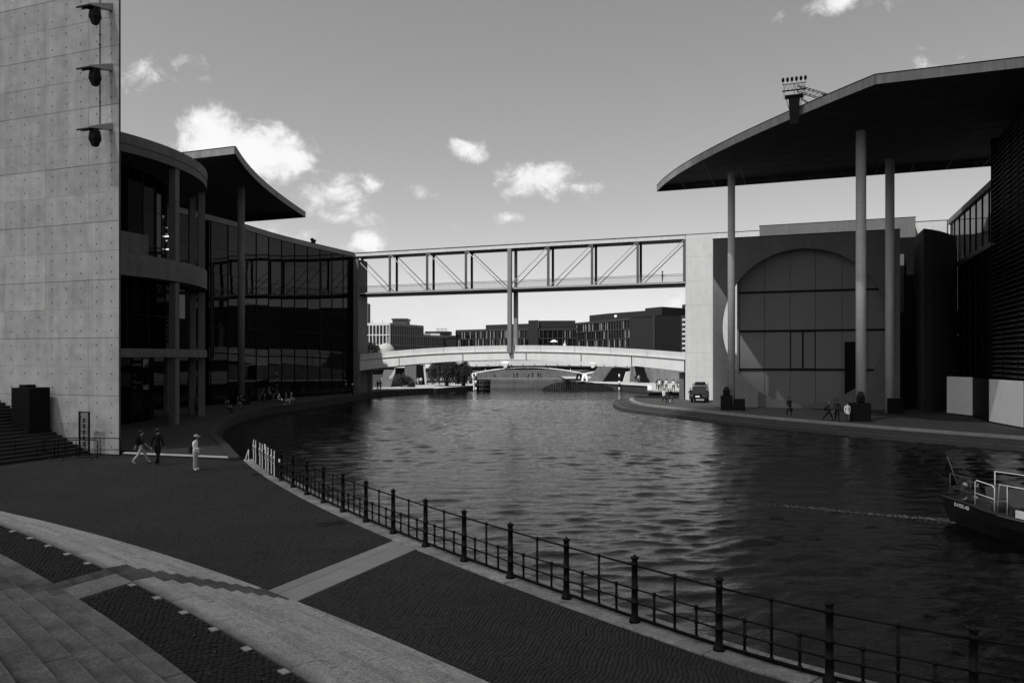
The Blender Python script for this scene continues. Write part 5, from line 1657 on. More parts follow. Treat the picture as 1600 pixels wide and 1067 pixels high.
for sd in (0, 7):
    sg_ = 1 if sd == 7 else -1
    gw = [(r[sd][0], r[sd][1], r[sd][2] + .01) for r in hp]
    obj('gunwale', MB().tube(gw[:-1], .045, 6), M_deckwood, boat, True)
    wb = MB()
    for a, b in zip(hp[5:-2], hp[6:-1]):
        wb.hexa([(a[sd][0], a[sd][1] + sg_ * .012, a[sd][2] + .05), (b[sd][0], b[sd][1] + sg_ * .012, b[sd][2] + .05), (b[sd][0], b[sd][1] - sg_ * .05, b[sd][2] + .05), (a[sd][0], a[sd][1] - sg_ * .05, a[sd][2] + .05)],
                [(a[sd][0], a[sd][1] + sg_ * .005, a[sd][2] + .30), (b[sd][0], b[sd][1] + sg_ * .005, b[sd][2] + .30), (b[sd][0], b[sd][1] - sg_ * .05, b[sd][2] + .30), (a[sd][0], a[sd][1] - sg_ * .05, a[sd][2] + .30)])
    obj('bulwark', wb, M_white, boat)
    obj('rub_rail', MB().tube([(r[sd][0], r[sd][1] + sg_ * .03, r[sd][2] - .02) for r in hp[4:-1]], .035, 6), M_canvas, boat, True)
    # rails
    def gp_(s): 
        i = min(int(s * 22), 21); f = s * 22 - i
        return Vector(hp[i][sd]) * (1 - f) + Vector(hp[i + 1][sd]) * f + Vector((0, -sg_ * .10, 0))
    r1 = [gp_(s) + Vector((0, 0, .92)) for s in np.linspace(.02, .085, 5)]
    obj('stern_rail', MB().tube([gp_(.02) + Vector((0, 0, .05))] + r1[:1] + r1 + [r1[-1] + Vector((.08, 0, -.10)), gp_(.09) + Vector((.0, 0, .02))], .019, 8), M_whitesteel if sd == 7 else M_canvas, boat, True)
    obj('stern_rail', MB().tube([gp_(.02) + Vector((0, 0, .45)), gp_(.088) + Vector((0, 0, .42))], .014, 8), M_canvas, boat, True)
    g0, g1 = gp_(.105), gp_(.165)
    obj('gate_rail', MB().tube([g0 + Vector((0, 0, .05)), g0 + Vector((0, 0, .86)), g0 + Vector((.07, 0, .94)), g1 + Vector((-.07, 0, .94)), g1 + Vector((0, 0, .86)), g1 + Vector((0, 0, .05))], .020, 8), M_whitesteel, boat, True)
    obj('gate_rail', MB().tube([g0 + Vector((0, 0, .48)), g1 + Vector((0, 0, .48))], .015, 8), M_whitesteel, boat, True)
    top = [gp_(s) + Vector((0, 0, 1.02 + .1 * s)) for s in np.linspace(.18, .7, 12)]
    obj('side_rail', MB().tube([gp_(.175) + Vector((0, 0, .3))] + top, .02, 8), M_whitesteel, boat, True)
    for s in np.linspace(.2, .7, 8):
        obj('stanchion', MB().tube([gp_(s) + Vector((0, 0, .05)), gp_(s) + Vector((0, 0, 1.03))], .013, 6), M_whitesteel, boat, True)
    for s0, s1 in ((.205, .26), (.31, .37), (.43, .49)):
        a, b = gp_(s0), gp_(s1)
        obj('canvas_screen', MB().hexa([a + Vector((0, 0, .42)), b + Vector((0, 0, .42)), b + Vector((0, .01, .42)), a + Vector((0, .01, .42))], [a + Vector((0, 0, .98)), b + Vector((0, 0, .98)), b + Vector((0, .01, .98)), a + Vector((0, .01, .98))]), M_canvas, boat)
obj('cabin', MB().box(4.3, 11.0, -1.25, 1.25, .70, 2.0), M_white, boat)
obj('cabin_roof', MB().box(4.1, 11.2, -1.4, 1.4, 2.003, 2.09), M_white, boat)
for k in range(5):
    for y in (-1.275, 1.255):
        obj('cabin_window', MB().box(4.6 + 1.25 * k, 5.6 + 1.25 * k, y, y + .02, 1.15, 1.8), M_glass_far, boat)
def bench(x):
    for (y0, y1) in ((-1.1, -.2), (.2, 1.1)):
        b = MB().box(x, x + .42, y0, y1, 1.10, 1.15).hexa([(x - .02, y0, 1.2), (x + .03, y0, 1.2), (x + .03, y1, 1.2), (x - .02, y1, 1.2)], [(x - .12, y0, 1.62), (x - .08, y0, 1.62), (x - .08, y1, 1.62), (x - .12, y1, 1.62)])
        for yy in (y0 + .05, y1 - .1): b.bar((x + .05, yy, .75), (x - .05, yy, 1.5), .03).bar((x + .38, yy, .75), (x + .36, yy, 1.1), .03)
        o = obj('bench', b, M_canvas, None, False)
        o.matrix_world = Matrix.Translation(boat.location) @ Matrix.Rotation(boat.rotation_euler.z, 4, 'Z')
        BENCH.append(o)
BENCH = []
for x in (1.7, 2.6, 3.5): bench(x)
bn = ['rearmost', 'rearmost', 'middle', 'middle', 'front', 'front']
for i, o in enumerate(BENCH):
    tag(o, 'grey deck bench on the boat stern, %s row on the %s side' % (bn[i], 'far' if i % 2 else 'near'), 'bench', 'deck benches on the boat')
# life ring, flag staff, rope, registration
bm4 = Matrix.Translation(boat.location) @ Matrix.Rotation(boat.rotation_euler.z, 4, 'Z')
lr = thing('life_ring', 'canvas life ring with pale bands hanging at the boat stern', 'life ring', (17.15, 28.75, .52), R(12))
rg = MB().tube([(.34 * math.cos(t), 0, .34 * math.sin(t)) for t in np.linspace(0, 2 * math.pi, 25)[:-1]], .085, 10, closed=True)
obj('ring', rg, M_ringrubber, lr, True)
for t in (.7, 2.3, 3.9, 5.5):
    obj('band', MB().tube([(.34 * math.cos(t + q), 0, .34 * math.sin(t + q)) for q in (-.14, 0, .14)], .091, 10), M_cl_pale, lr, True)
obj('hanger', MB().box(-.03, .03, .09, .13, -.5, .42), M_canvas, lr)
fl = thing('flag_staff', 'leaning flag staff with a furled dark flag at the boat stern', 'flag', tuple(bm4 @ Vector((.10, -.55, .85))), boat.rotation_euler.z)
obj('staff', MB().tube([(0, 0, 0), (-.2, -.55, 1.65)], .022, 8), M_canvas, fl, True)
fm = MB()
for i in range(7):
    s = i / 6; p0 = Vector((-.70, -.1, 1.38)) * 1; z = 1.36 - .95 * s
    yw = -.52 + .34 * s
    fm.v += [(-.2 + .1 * s, yw - .03, z + .22), (-.25 + .05 * math.sin(i * 2), yw - .16 - .05 * s + .03 * math.cos(i * 1.7), z + .14 - .12 * s)]
for i in range(6): fm.face((2 * i, 2 * i + 1, 2 * i + 3, 2 * i + 2))
fo = obj('flag', fm, M_cl_black, fl, True); fo.modifiers.new('solid', 'SOLIDIFY').thickness = .02
rp_ = MB().tube([Vector(gp_(.095)) + Vector((.16 * math.cos(t), .07 + .012 * t, .0 + .33 * math.sin(t))) for t in np.linspace(0, 6.28 * 2.2, 50)], .018, 6)
ro_ = obj('rope', rp_, M_rope, None, True); ro_.matrix_world = bm4; tag(ro_, 'coil of mooring rope hanging over the boat side by the gate rail', 'rope')
# registration letters on both quarters
for sd in (0, 7):
    cu = bpy.data.curves.new('registration', 'FONT'); cu.body = 'B-HD5-A8'; cu.size = .20; cu.extrude = .006; cu.align_x = 'CENTER'
    to = bpy.data.objects.new('registration_text', cu); col.objects.link(to)
    dg = bpy.context.evaluated_depsgraph_get()
    me = bpy.data.meshes.new_from_object(to.evaluated_get(dg)); bpy.data.objects.remove(to, do_unlink=True)
    me.materials.clear(); me.materials.append(M_white)
    o = link('registration', me, boat)
    a, b = Vector(hp[1][sd]), Vector(hp[2][sd])
    al = (b - a).normalized() if sd == 0 else (a - b).normalized()
    upv = (Vector(hp[1][sd]) - Vector(hp[1][1 if sd == 0 else 6])).normalized()
    nr = al.cross(upv).normalized()
    upv = nr.cross(al)
    cpt = (a + b) / 2 * .5 + (Vector(hp[1][1 if sd == 0 else 6]) + Vector(hp[2][1 if sd == 0 else 6])) / 2 * .5 + nr * .03
    mt = Matrix((al, upv, nr)).transposed().to_4x4(); mt.translation = cpt
    o.matrix_local = mt
# foam of the wake: thin flecks lying on the water
fk = MB()
for i in range(700):
    t = random.random() ** 2.3; s = t * 14
    w = .17 * math.exp(-s) + .09 + .012 * s
    cx_ = 16.9 - .70 * s + .10 * math.sin(s * 1.1); cy_ = 29.3 + .40 * s
    x = cx_ + random.gauss(0, w); y = cy_ + random.gauss(0, w)
    r_ = random.uniform(.008, .034) * (1 - .6 * t)
    k = len(fk.v)
    for q in range(5):
        an = q * 1.257 + random.uniform(-.3, .3)
        fk.v.append((x + r_ * 1.9 * math.cos(an), y + r_ * .7 * math.sin(an), WZ + .045 + random.uniform(-.02, .03)))
    fk.face(range(k, k + 5))
tag(obj('wake_foam', fk, M_foam), kind='stuff')

# ================================================================== parked vehicle
vh = thing('off_road_vehicle', 'dark boxy off-road vehicle with roof rack parked beside the white wall', 'vehicle', UV(-11.9, 97.4), -TH)
body = MB().box(-.92, .92, 0, 4.5, .48, 1.15); bevel(obj('body', body, M_car, vh), .06)
obj('cab', MB().hexa([(-.90, .9, 1.15), (.90, .9, 1.15), (.90, 4.45, 1.15), (-.90, 4.45, 1.15)], [(-.80, 1.25, 1.95), (.80, 1.25, 1.95), (.80, 4.3, 1.95), (-.80, 4.3, 1.95)]), M_car, vh)
obj('windscreen', MB().hexa([(-.78, .97, 1.22), (.78, .97, 1.22), (.78, 1.03, 1.22), (-.78, 1.03, 1.22)], [(-.70, 1.21, 1.86), (.70, 1.21, 1.86), (.70, 1.27, 1.86), (-.70, 1.27, 1.86)]), M_glass_dim, vh)
for x in (-1, 1):
    for y0, y1 in ((1.5, 2.6), (2.75, 4.1)):
        obj('side_window', MB().hexa([(x * .905, y0, 1.22), (x * .905, y1, 1.22), (x * .88, y1, 1.22), (x * .88, y0, 1.22)], [(x * .825, y0 + .1, 1.85), (x * .825, y1, 1.85), (x * .80, y1, 1.85), (x * .80, y0 + .1, 1.85)]), M_glass_dim, vh)
    hl = obj('headlight', MB().box(x * .74 - .17, x * .74 + .17, -.05, .02, .74, 1.02), M_cl_mid, vh)
    obj('lens', MB().box(x * .74 - .08, x * .74 + .08, -.062, -.052, .82, .95), M_iron, hl)
    for y in (.85, 3.6):
        w_ = obj('wheel', MB().lathe([(.22, -.12), (.40, -.11), (.42, 0), (.40, .11), (.22, .12)], 20), M_car, vh, True, (x * .82, y, .42)); w_.rotation_euler = (0, R(90), 0)
        obj('rim', MB().lathe([(.05, -.125), (.21, -.124), (.21, .124), (.05, .125)], 14), M_steel, w_, True)
    mi_ = obj('mirror', MB().box(x * 1.02 - .09, x * 1.02 + .09, 1.05, 1.15, 1.25, 1.50), M_car, vh)
bevel(obj('bumper', MB().box(-.95, .95, -.16, 0.0, .45, .66), M_iron, vh), .03)
obj('number_plate', MB().box(-.26, .26, -.185, -.165, .70, .88), M_white, vh)
for k in range(5): obj('grille_bar', MB().box(-.5, .5, -.03, .0, .72 + .07 * k, .75 + .07 * k), M_iron, vh)
rk = MB()
for x in (-.78, .78): rk.bar((x, 1.2, 2.12), (x, 4.3, 2.12), .05)
for y in np.linspace(1.2, 4.3, 8): rk.bar((-.78, y, 2.12), (.78, y, 2.12), .04)
for x in (-.78, .78):
    for y in (1.3, 2.7, 4.2): rk.bar((x, y, 1.95), (x, y, 2.3), .04)
    rk.bar((x, 1.2, 2.3), (x, 4.3, 2.3), .03)
rk.bar((-.78, 1.2, 2.3), (.78, 1.2, 2.3), .03)
obj('roof_rack', rk, M_iron, vh)
bevel(obj('roof_load', MB().box(-.6, .5, 1.9, 3.9, 2.145, 2.5), M_cl_dark, None, False, tuple(UV(-11.9, 97.4)), -TH), .06)
tag(bpy.data.objects['roof_load'], 'dark bundle strapped on the roof rack of the parked vehicle', 'luggage')

# ================================================================== beyond the bridges
# white arched road bridge
kb_t = thing('road_bridge', 'white steel arched road bridge seen low under the concrete footbridge', 'bridge', (0, 172, 0))
def dkz(x): return 5.05 - .0009 * (x - 6) ** 2
m = MB(); ms = MB()
xs = np.linspace(-70, 62, 45)
for a, b in zip(xs[:-1], xs[1:]):
    m.hexa([(a, -.1, dkz(a) - 1.15), (b, -.1, dkz(b) - 1.15), (b, .35, dkz(b) - 1.15), (a, .35, dkz(a) - 1.15)], [(a, -.25, dkz(a)), (b, -.25, dkz(b)), (b, .35, dkz(b)), (a, .35, dkz(a))])
    ms.hexa([(a, .36, dkz(a) - 1.5), (b, .36, dkz(b) - 1.5), (b, 17, dkz(b) - 1.5), (a, 17, dkz(a) - 1.5)], [(a, .36, dkz(a) - .05), (b, .36, dkz(b) - .05), (b, 17, dkz(b) - .05), (a, 17, dkz(a) - .05)])
mg = MB()
for y in (.6, 5.5, 11, 16): 
    for a, b in zip(xs[:-1], xs[1:]):
        mg.hexa([(a, y, dkz(a) - 2.05), (b, y, dkz(b) - 2.05), (b, y + .5, dkz(b) - 2.05), (a, y + .5, dkz(a) - 2.05)], [(a, y, dkz(a) - 1.505), (b, y, dkz(b) - 1.505), (b, y + .5, dkz(b) - 1.505), (a, y + .5, dkz(a) - 1.505)])
obj('deck_girders', mg, M_iron, kb_t)
obj('deck_edge', m, M_whitesteel, kb_t); obj('deck', ms, M_steel, kb_t)
for i, x in enumerate(np.arange(-60, 60, 2.6)):
    obj('deck_bracket', MB().box(x - .07, x + .07, -.30, .0, dkz(x) - 1.05, dkz(x) - .8), M_steel, kb_t)
for y in (.2, 15.0):
    for x0, x1, zc in ((-9.2, 16.3, 3.45), (16.3, 42, 3.45), (-34, -9.2, 3.45)):
        xm = (x0 + x1) / 2
        arc = [(x, y, 2.0 + (zc - 2.0) * (1 - ((x - xm) / (x1 - xm)) ** 2)) for x in np.linspace(x0, x1, 17)]
        obj('arch_rib', MB().tube(arc, .12, 8), M_whitesteel if y < 5 else M_steel, kb_t, True)
        for x in np.linspace(x0, x1, 9)[1:-1]:
            zz = 2.0 + (zc - 2.0) * (1 - ((x - xm) / (x1 - xm)) ** 2)
            obj('hanger', MB().bar((x, y, zz), (x, y, dkz(x) - 1.8), .12), M_whitesteel if y < 5 else M_steel, kb_t)
    for x in (-9.2, 16.3):
        for s in (-.55, .55):
            obj('pier_leg', MB().tube([(x + s * .2, y, 2.1), (x + s * .9, y - .4, .9), (x + s, y, -1.2)], [.20, .26, .24], 8), M_whitesteel if y < 5 else M_iron, kb_t, True)
        obj('pier_foot', MB().box(x - 1.5, x + 1.5, y - 1.2, y + 1.2, -2.0, -.15), M_tower, kb_t)
for x in (-1.5, 18.0):
    c = MB().hexa([(x - .25, -.9, 3.4), (x + .25, -.9, 3.4), (x + .25, .0, 3.4), (x - .25, 0, 3.4)], [(x - .7, -1.0, 4.45), (x + .7, -1.0, 4.45), (x + .7, .0, 4.45), (x - .7, 0, 4.45)])
    obj('lamp_bracket', c, M_whitesteel, kb_t)
# low timber fenders in the water
tf = thing('timber_fender', 'long dark timber fender with square openings, right under the road bridge', 'fender', (0, 152, WZ))
xa, xb = (848 - 800) / 1200 * 152, (958 - 800) / 1200 * 152
def ftop(x):
    s = (x - xa) / (xb - xa); return .12 + 1.75 * math.sin(math.pi * min(1, max(0, s))) ** .7 * (1 - .25 * s)
n = 30
for i in range(n + 1):
    x = xa + (xb - xa) * i / n
    obj('post', MB().box(x - .10, x + .10, -.12, .12, -1.0, max(.1, ftop(x))), M_timber, tf)
for k in range(5):
    z = .10 + .36 * k
    xx = [x for x in np.linspace(xa, xb, 60) if ftop(x) > z]
    if xx: obj('waling', MB().box(xx[0], xx[-1], -.22, -.125, z - .08, z + .08), M_timber, tf)
cap = MB()
for a, b in zip(np.linspace(xa, xb, 40)[:-1], np.linspace(xa, xb, 40)[1:]): cap.bar((a, -.05, ftop(a) + .08), (b, -.05, ftop(b) + .08), .45, .12)
obj('cap_beam', cap, M_timber, tf)
rfn = thing('round_fender', 'round dark timber fender at the left pier of the road bridge', 'fender', (-5.9, 151, WZ))
for i in range(14):
    a = i / 14 * 2 * math.pi
    obj('pile', MB().tube([(1.35 * math.cos(a), 1.35 * math.sin(a), -1), (1.5 * math.cos(a), 1.5 * math.sin(a), 2.2)], .24, 7), M_timber, rfn, True)
for z in (.3, 1.1, 1.9): obj('hoop', MB().tube([(1.65 * math.cos(t), 1.65 * math.sin(t), z) for t in np.linspace(0, 6.28, 25)[:-1]], .08, 6, closed=True), M_galv, rfn, True)
for px, h, lb_ in ((743.5, 3.3, 'white banded marker pole beside the round timber fender'), (740.5, 2.0, 'short white marker pole left of the round timber fender'), (967.5, 3.2, 'thin black and white marker pole by the right quay')):
    x, y = at(px, 149.0)
    mp = thing('marker_pole', lb_, 'pole', (x, y, WZ))
    for k in range(5): obj('pole_band', MB().lathe([(.13, h * k / 5), (.13, h * (k + 1) / 5 - .002)], 8), M_white if k % 2 == 0 or px < 741 else M_black, mp, True)
# right abutment with tunnel mouth and the stone wall
ab = thing('abutment', 'stone bridge abutment with a dark tunnel mouth and white wedge, right of the river', 'abutment', (0, 0, 0))
def PZ(px, py, Y): return ((px - 800) / 1200 * Y, Y, HC + (560 - py) / 1200 * Y)
def wallq(name, pts, th, m, parent):
    """upright slab from picture-read outline points (px, py, distance)"""
    lo = [Vector(PZ(*p)) for p in pts]
    obj(name, MB().hexa(lo, [p + Vector((0, th, 0)) for p in lo]), m, parent)
wallq('tunnel_mouth', [(940, 598.5, 166), (985, 598.5, 166), (990, 575, 166), (957, 575, 166)], 1.0, M_black, ab)
wallq('wing_wall', [(918, 597, 167.5), (942, 598.5, 167.5), (960, 573, 167.5), (935, 573, 167.5)], 0.8, M_bank, ab)
wallq('white_wedge', [(973, 599, 164.5), (983.5, 599, 164.5), (985, 580, 164.5), (978.5, 581, 164.5)], .8, M_white_conc, ab)
wallq('pier_wall', [(983.7, 599, 164), (990.5, 599, 164), (990.5, 572, 164), (987, 572, 164)], 2.0, M_disc_conc, ab)
wallq('side_wall', [(990.7, 600, 163), (1076, 604, 150), (1076, 572, 150), (990.7, 572, 163)], 1.0, M_bank, ab)
wallq('shadow_slab', [(997, 599.5, 159.8), (1015, 600, 158), (1006, 572, 158), (991.5, 572, 159.8)], .3, M_black, ab)  # black slab standing in for the shadow cast on the side wall
# left bank: retaining walls, open stair with handrail
lw = thing('retaining_wall', 'grey concrete retaining wall with sloping ends below the left end of the low bridge', 'wall')
wallq('wall_slab', [(572, 606.5, 141), (591, 605, 142), (596, 585.5, 142), (565, 585.5, 141)], .8, M_disc_conc, lw)
wallq('wall_slab', [(606, 605, 150), (632, 603.5, 152), (632, 586, 152), (619, 585.5, 150)], .8, M_disc_conc, lw)
wallq('wall_slab', [(632.2, 603.5, 158), (650, 602.5, 158), (650, 570, 158), (632.2, 572, 158)], .8, M_disc_conc, lw)
wallq('wall_slab', [(650.2, 604, 160), (666, 602, 160), (663, 570, 160), (650.2, 570, 160)], .8, M_black, lw)
wallq('wall_slab', [(664, 602, 159.5), (666.8, 602, 159.5), (664, 572, 159.5), (661.5, 572, 159.5)], .6, M_white_conc, lw)
wallq('wall_slab', [(560, 586, 150), (640, 586, 160), (640, 574, 160), (560, 576, 150)], .8, M_black, lw)
os_ = thing('quay_stair', 'pale open stair with a handrail climbing right from the left path', 'stairs')
for k in range(16):
    f = k / 15
    x0 = (594 - 800) / 1200 * 146 + f * .2; z = .02 + 3.1 * f; y = 146 + 4.2 * f
    obj('stair_step', MB().box(x0 - .2, x0 + 2.0, y, y + .32, max(0, z - .3), z + .17), M_roof, os_)
hr = MB()
a_, b_ = Vector(PZ(605, 604, 148)), Vector(PZ(617, 585, 148))
for dz in (.35, .7, 1.05): hr.bar(a_ + Vector((0, 0, dz)), b_ + Vector((0, 0, dz)), .05)
for f in np.linspace(0, 1, 7): hr.bar(a_ + (b_ - a_) * f, a_ + (b_ - a_) * f + Vector((0, 0, 1.05)), .06)
obj('handrail', hr, M_whitesteel, os_)

# ---------------- trees
def leaf_mesh(name, blobs, n, size, m, droop=False):
    V = []; per = [int(n * b[3] ** 2 / sum(x[3] ** 2 for x in blobs)) for b in blobs]
    for (bx_, by_, bz_, br, bh), k in zip(blobs, per):
        u = rng.normal(size=(k, 3)); u /= np.linalg.norm(u, axis=1)[:, None]
        r_ = (rng.random((k, 1)) ** .45)
        # uneven clumps
        cl = .72 + .28 * np.sin(u[:, :1] * 5 + bx_ * 3) * np.cos(u[:, 1:2] * 4 + u[:, 2:3] * 5)
        p = u * r_ * cl * np.array([br, br, bh]) + np.array([bx_, by_, bz_])
        V.append(p)
    P = np.concatenate(V); k = len(P)
    a = rng.normal(size=(k, 3)); a /= np.linalg.norm(a, axis=1)[:, None]
    if droop: a = a * .25 + np.array([0, 0, -1.0]); a /= np.linalg.norm(a, axis=1)[:, None]
    b = np.cross(a, rng.normal(size=(k, 3))); b /= np.linalg.norm(b, axis=1)[:, None]
    s = size * rng.uniform(.6, 1.3, (k, 1)); la = s * (2.6 if droop else 1.0)
    Q = np.stack([P - a * la, P + b * s * .5, P + a * la, P - b * s * .5], 1).reshape(-1, 3)
    me = bpy.data.meshes.new(name)
    me.from_pydata(Q.tolist(), [], [(4 * i, 4 * i + 1, 4 * i + 2, 4 * i + 3) for i in range(k)])
    me.materials.append(m)
    return me
def tree(label, x, y, z0, h, blobs, n, size, m, trunk_r, droop=False, name='tree', cat='tree'):
    t = thing(name, label, cat, (x, y, z0))
    tm = MB().tube([(0, 0, -.2), (.08, 0, h * .2), (-.05, .05, h * .45), (0.05, 0, h * .75)], [trunk_r * 1.3, trunk_r, trunk_r * .75, trunk_r * .3], 8)
    for i in range(6):
        a = i * 1.05 + .3; l = h * .28
        tm.tube([(0, 0, h * (.3 + .05 * i)), (l * .5 * math.cos(a), l * .5 * math.sin(a), h * (.42 + .05 * i)), (l * math.cos(a), l * math.sin(a), h * (.50 + .055 * i))], [trunk_r * .4, trunk_r * .28, trunk_r * .1], 6)
    obj('trunk', tm, M_bark, t, True)
    tag(link('crown', leaf_mesh('crown', blobs, n, size, m, droop), t), kind='stuff')
    return t
def willow(label, x, y, rx, ry, h, n):
    t = thing('willow_tree', label, 'tree', (x, y, 0))
    tm = MB().tube([(0, 0, -.2), (.1, 0, 1.2), (-.1, .05, 2.4), (.15, 0, h * .85)], [.42, .32, .26, .08], 8)
    V = []
    for i in range(9):
        a = i * .7; r_ = rx * (.45 + .4 * random.random())
        tm.tube([(0, 0, 1.4 + .12 * i), (r_ * .5 * math.cos(a), ry * .4 * math.sin(a), h * .72 + .1 * i), (r_ * math.cos(a), ry * .7 * math.sin(a), h * (.78 + .02 * i))], [.14, .09, .03], 6)
    obj('trunk', tm, M_bark, t, True)
    for i in range(n):
        a = random.uniform(0, 6.283); q = math.sqrt(random.random()); lump = 1 + .18 * math.sin(3 * a + 1) + .12 * math.sin(7 * a)
        sx, sy = rx * q * math.cos(a) * lump, ry * q * math.sin(a) * lump
        top = h * (1 - .42 * q ** 2.2) + random.gauss(0, .22) + .35 * math.sin(sx * 1.7) 
        low = max(.35, top - random.uniform(.7, 1.3 + 2.9 * q ** .6))
        k = int((top - low) / .11)
        for j in range(k):
            z = top - (top - low) * j / max(1, k)
            V.append((sx + .10 * math.sin(j * .4 + i) + random.gauss(0, .05), sy + random.gauss(0, .07), z))
    P = np.array(V); k = len(P)
    a = rng.normal(size=(k, 3)) * .45 + np.array([0, 0, -1.0]); a /= np.linalg.norm(a, axis=1)[:, None]
    b = np.cross(a, rng.normal(size=(k, 3))); b /= np.linalg.norm(b, axis=1)[:, None]
    s_ = rng.uniform(.09, .2, (k, 1))
    Q = np.stack([P - a * s_, P + b * s_ * .38, P + a * s_, P - b * s_ * .38], 1).reshape(-1, 3)
    me = bpy.data.meshes.new('crown'); me.from_pydata(Q.tolist(), [], [(4 * i, 4 * i + 1, 4 * i + 2, 4 * i + 3) for i in range(k)]); me.materials.append(M_leaf2)
    tag(link('crown', me, t), kind='stuff')
    return t


wx, wy = at(698, 152)
willow('broad weeping willow in front of the road bridge, right at the left quay edge', wx, wy, 3.9, 2.2, 5.3, 900)
wx2, wy2 = at(724, 153.2)
willow("smaller dark willow at the broad willow's right side, by the water", wx2, wy2, 1.5, 1.3, 4.9, 230)
tx_, ty_ = at(578, 178)
tree('dark dense tree just above the left end of the low bridge', tx_, ty_, 0, 10, [(-1.2, 0, 6.6, 2.0, 1.6), (.9, .3, 7.6, 1.9, 1.7), (-.3, .5, 8.3, 1.7, 1.2), (1.4, 0, 6.2, 1.5, 1.4), (-2.0, 0, 7.6, 1.2, 1.2)], 5000, .22, M_leaf, .3)
tx_, ty_ = at(625, 230)
tree('small round tree between the white dome and the pale gridded office', tx_, ty_, 0, 8.6, [(0, 0, 7.2, 1.6, 1.3), (.8, 0, 6.4, 1.2, 1.0)], 1600, .25, M_leaf, .25)
for i, (px, py, Y, r_, lb_) in enumerate(((627, 592, 147, 1.7, 'dark bush growing over the wall beside the quay stair'), (637, 596, 148, 1.5, 'dark bush hanging right of the quay stair wall'), (641, 600, 147, 1.0, 'low dark bush at the foot of the wall near the arch'))):
    x, y = at(px, Y); z = HC + (560 - py) / 1200 * Y
    b = thing('bush', lb_, 'bush', (x, y, 0), 0, 'bushes beside the quay stair')
    obj('stem', MB().tube([(0, 0, 0), (.1, 0, z)], [.1, .05], 6), M_bark, b)
    tag(link('foliage', leaf_mesh('foliage', [(0, 0, z, r_, r_ * .8), (.5 * r_, 0, z - .3, r_ * .6, r_ * .6)], 1500, .15, M_leaf), b), kind='stuff')
# pale shrub or parasols under the willow
pb = obj('garden_parasol', MB().lathe([(.04, 0), (.04, 1.9), (1.25, 1.75), (.7, 2.15), (.05, 2.35)], 10), M_cl_white, None, True, (*at(683, 158), 0.02))
tag(pb, 'pale folded sunshade half hidden under the willow branches', 'sunshade')
# white dome
dm = thing('dome', 'white dome tent behind the left end of the low bridge', 'dome', (*at(603, 215), 3.0))
obj('shell', MB().lathe([(2.6, 0), (2.6, 4.0), (2.45, 4.9), (2.05, 5.7), (1.4, 6.35), (.7, 6.7), (.05, 6.8)], 24), M_cl_pale, dm, True)
obj('door_frame', MB().box(-.6, .6, -2.75, -2.5, 0, 2.2), M_galv, dm)

# ---------------- far buildings: real boxes with recessed windows and grids
def grid_building(t, p0, p1, z0, zt, fl, bayw, wall_m, frame_m, pane_m, depth, slats=None, back=None, pr=.0):
    """facade from p0 to p1 with `fl` storeys: body, floor bands, posts, panes"""
    p0 = np.array(p0, float); p1 = np.array(p1, float)
    d = p1 - p0; L = np.hypot(*d); d /= L; nr = np.array((d[1], -d[0]))
    if nr[1] > 0: nr = -nr
    q = lambda s, o: p0 + d * s + nr * o
    def slab(name, s0, s1, o0, o1, za, zb, m): return obj(name, MB().prism([q(s0, o0), q(s1, o0), q(s1, o1), q(s0, o1)], za, zb), m, t)
    slab('wall', 0, L, -depth, -.45, z0, zt - .05, wall_m)
    hh = (zt - .5 - z0) / fl
    nb = max(1, int(round(L / bayw))); bw = L / nb
    for k in range(fl):
        za, zb = z0 + hh * k, z0 + hh * (k + 1)
        slab('floor_band', 0, L, -.44, 0.0, zb - .32, zb, frame_m)
        for i in range(nb):
            slab('window', i * bw + .08, (i + 1) * bw - .08, -.40, -.36, za + .02, zb - .34, pane_m)
        if slats:
            for i in range(nb):
                if random.random() < slats:
                    f = random.choice((.2, .5, .8)); slab('slat', i * bw + f * bw - .09, i * bw + f * bw + .09, -.34, -.1, za + .05, zb - .4, M_slat)
    pm_ = MB()
    for i in range(nb + 1):
        s = min(max(i * bw, pr), L - pr)
        pm_.prism([q(s - .14, -.35), q(s + .14, -.35), q(s + .14, -.02), q(s - .14, -.02)], z0, zt - .5)
    obj('facade_posts', pm_, frame_m, t)
    slab('parapet', 0, L, -depth, .02, zt - .5 + .002, zt, frame_m)


def zat(py, Y): return HC + (560 - py) / 1200 * Y
# pale gridded office on the left
gb = thing('pale_office', 'pale gridded office building with tall narrow windows behind the left footbridge end', 'building')
Yc = 262.0; pc = at(609, Yc); zt = zat(504.5, Yc)
grid_building(gb, (pc[0] - 22, Yc + 5), pc, 0.0, zt, 5, 1.25, M_black, M_grid_white, M_glass_far, 8)
pe = (pc[0] + 9.0, Yc + 22)
grid_building(gb, (pc[0] + .1, pc[1] + .1), pe, 0.0, zt, 5, 1.6, M_grid_grey, M_grid_grey, M_steel, 6)
grid_building(gb, (pe[0] + .1, pe[1] + .1), (pe[0] + 7.6, pe[1] + 20), 0.0, zt - 3.4, 4, 1.6, M_grid_grey, M_grid_grey, M_steel, 6)
rbx = MB()
x0, x1 = at(615, 275)[0], at(637.5, 275)[0]
obj('roof_box', MB().box(x0, x1, 272, 280, zt - .5, zat(500, 274)), M_grid_grey, gb)
obj('roof_frame', MB().box(x0 - .3, x1 + .3, 271.5, 280.5, zat(500, 274), zat(498, 274)), M_steel, gb)
for i in range(5):
    obj('roof_louvre', MB().box(x0 + i * (x1 - x0) / 5 + .1, x0 + (i + 1) * (x1 - x0) / 5 - .1, 271.8, 271.98, zt, zat(501, 274)), M_steel, gb)
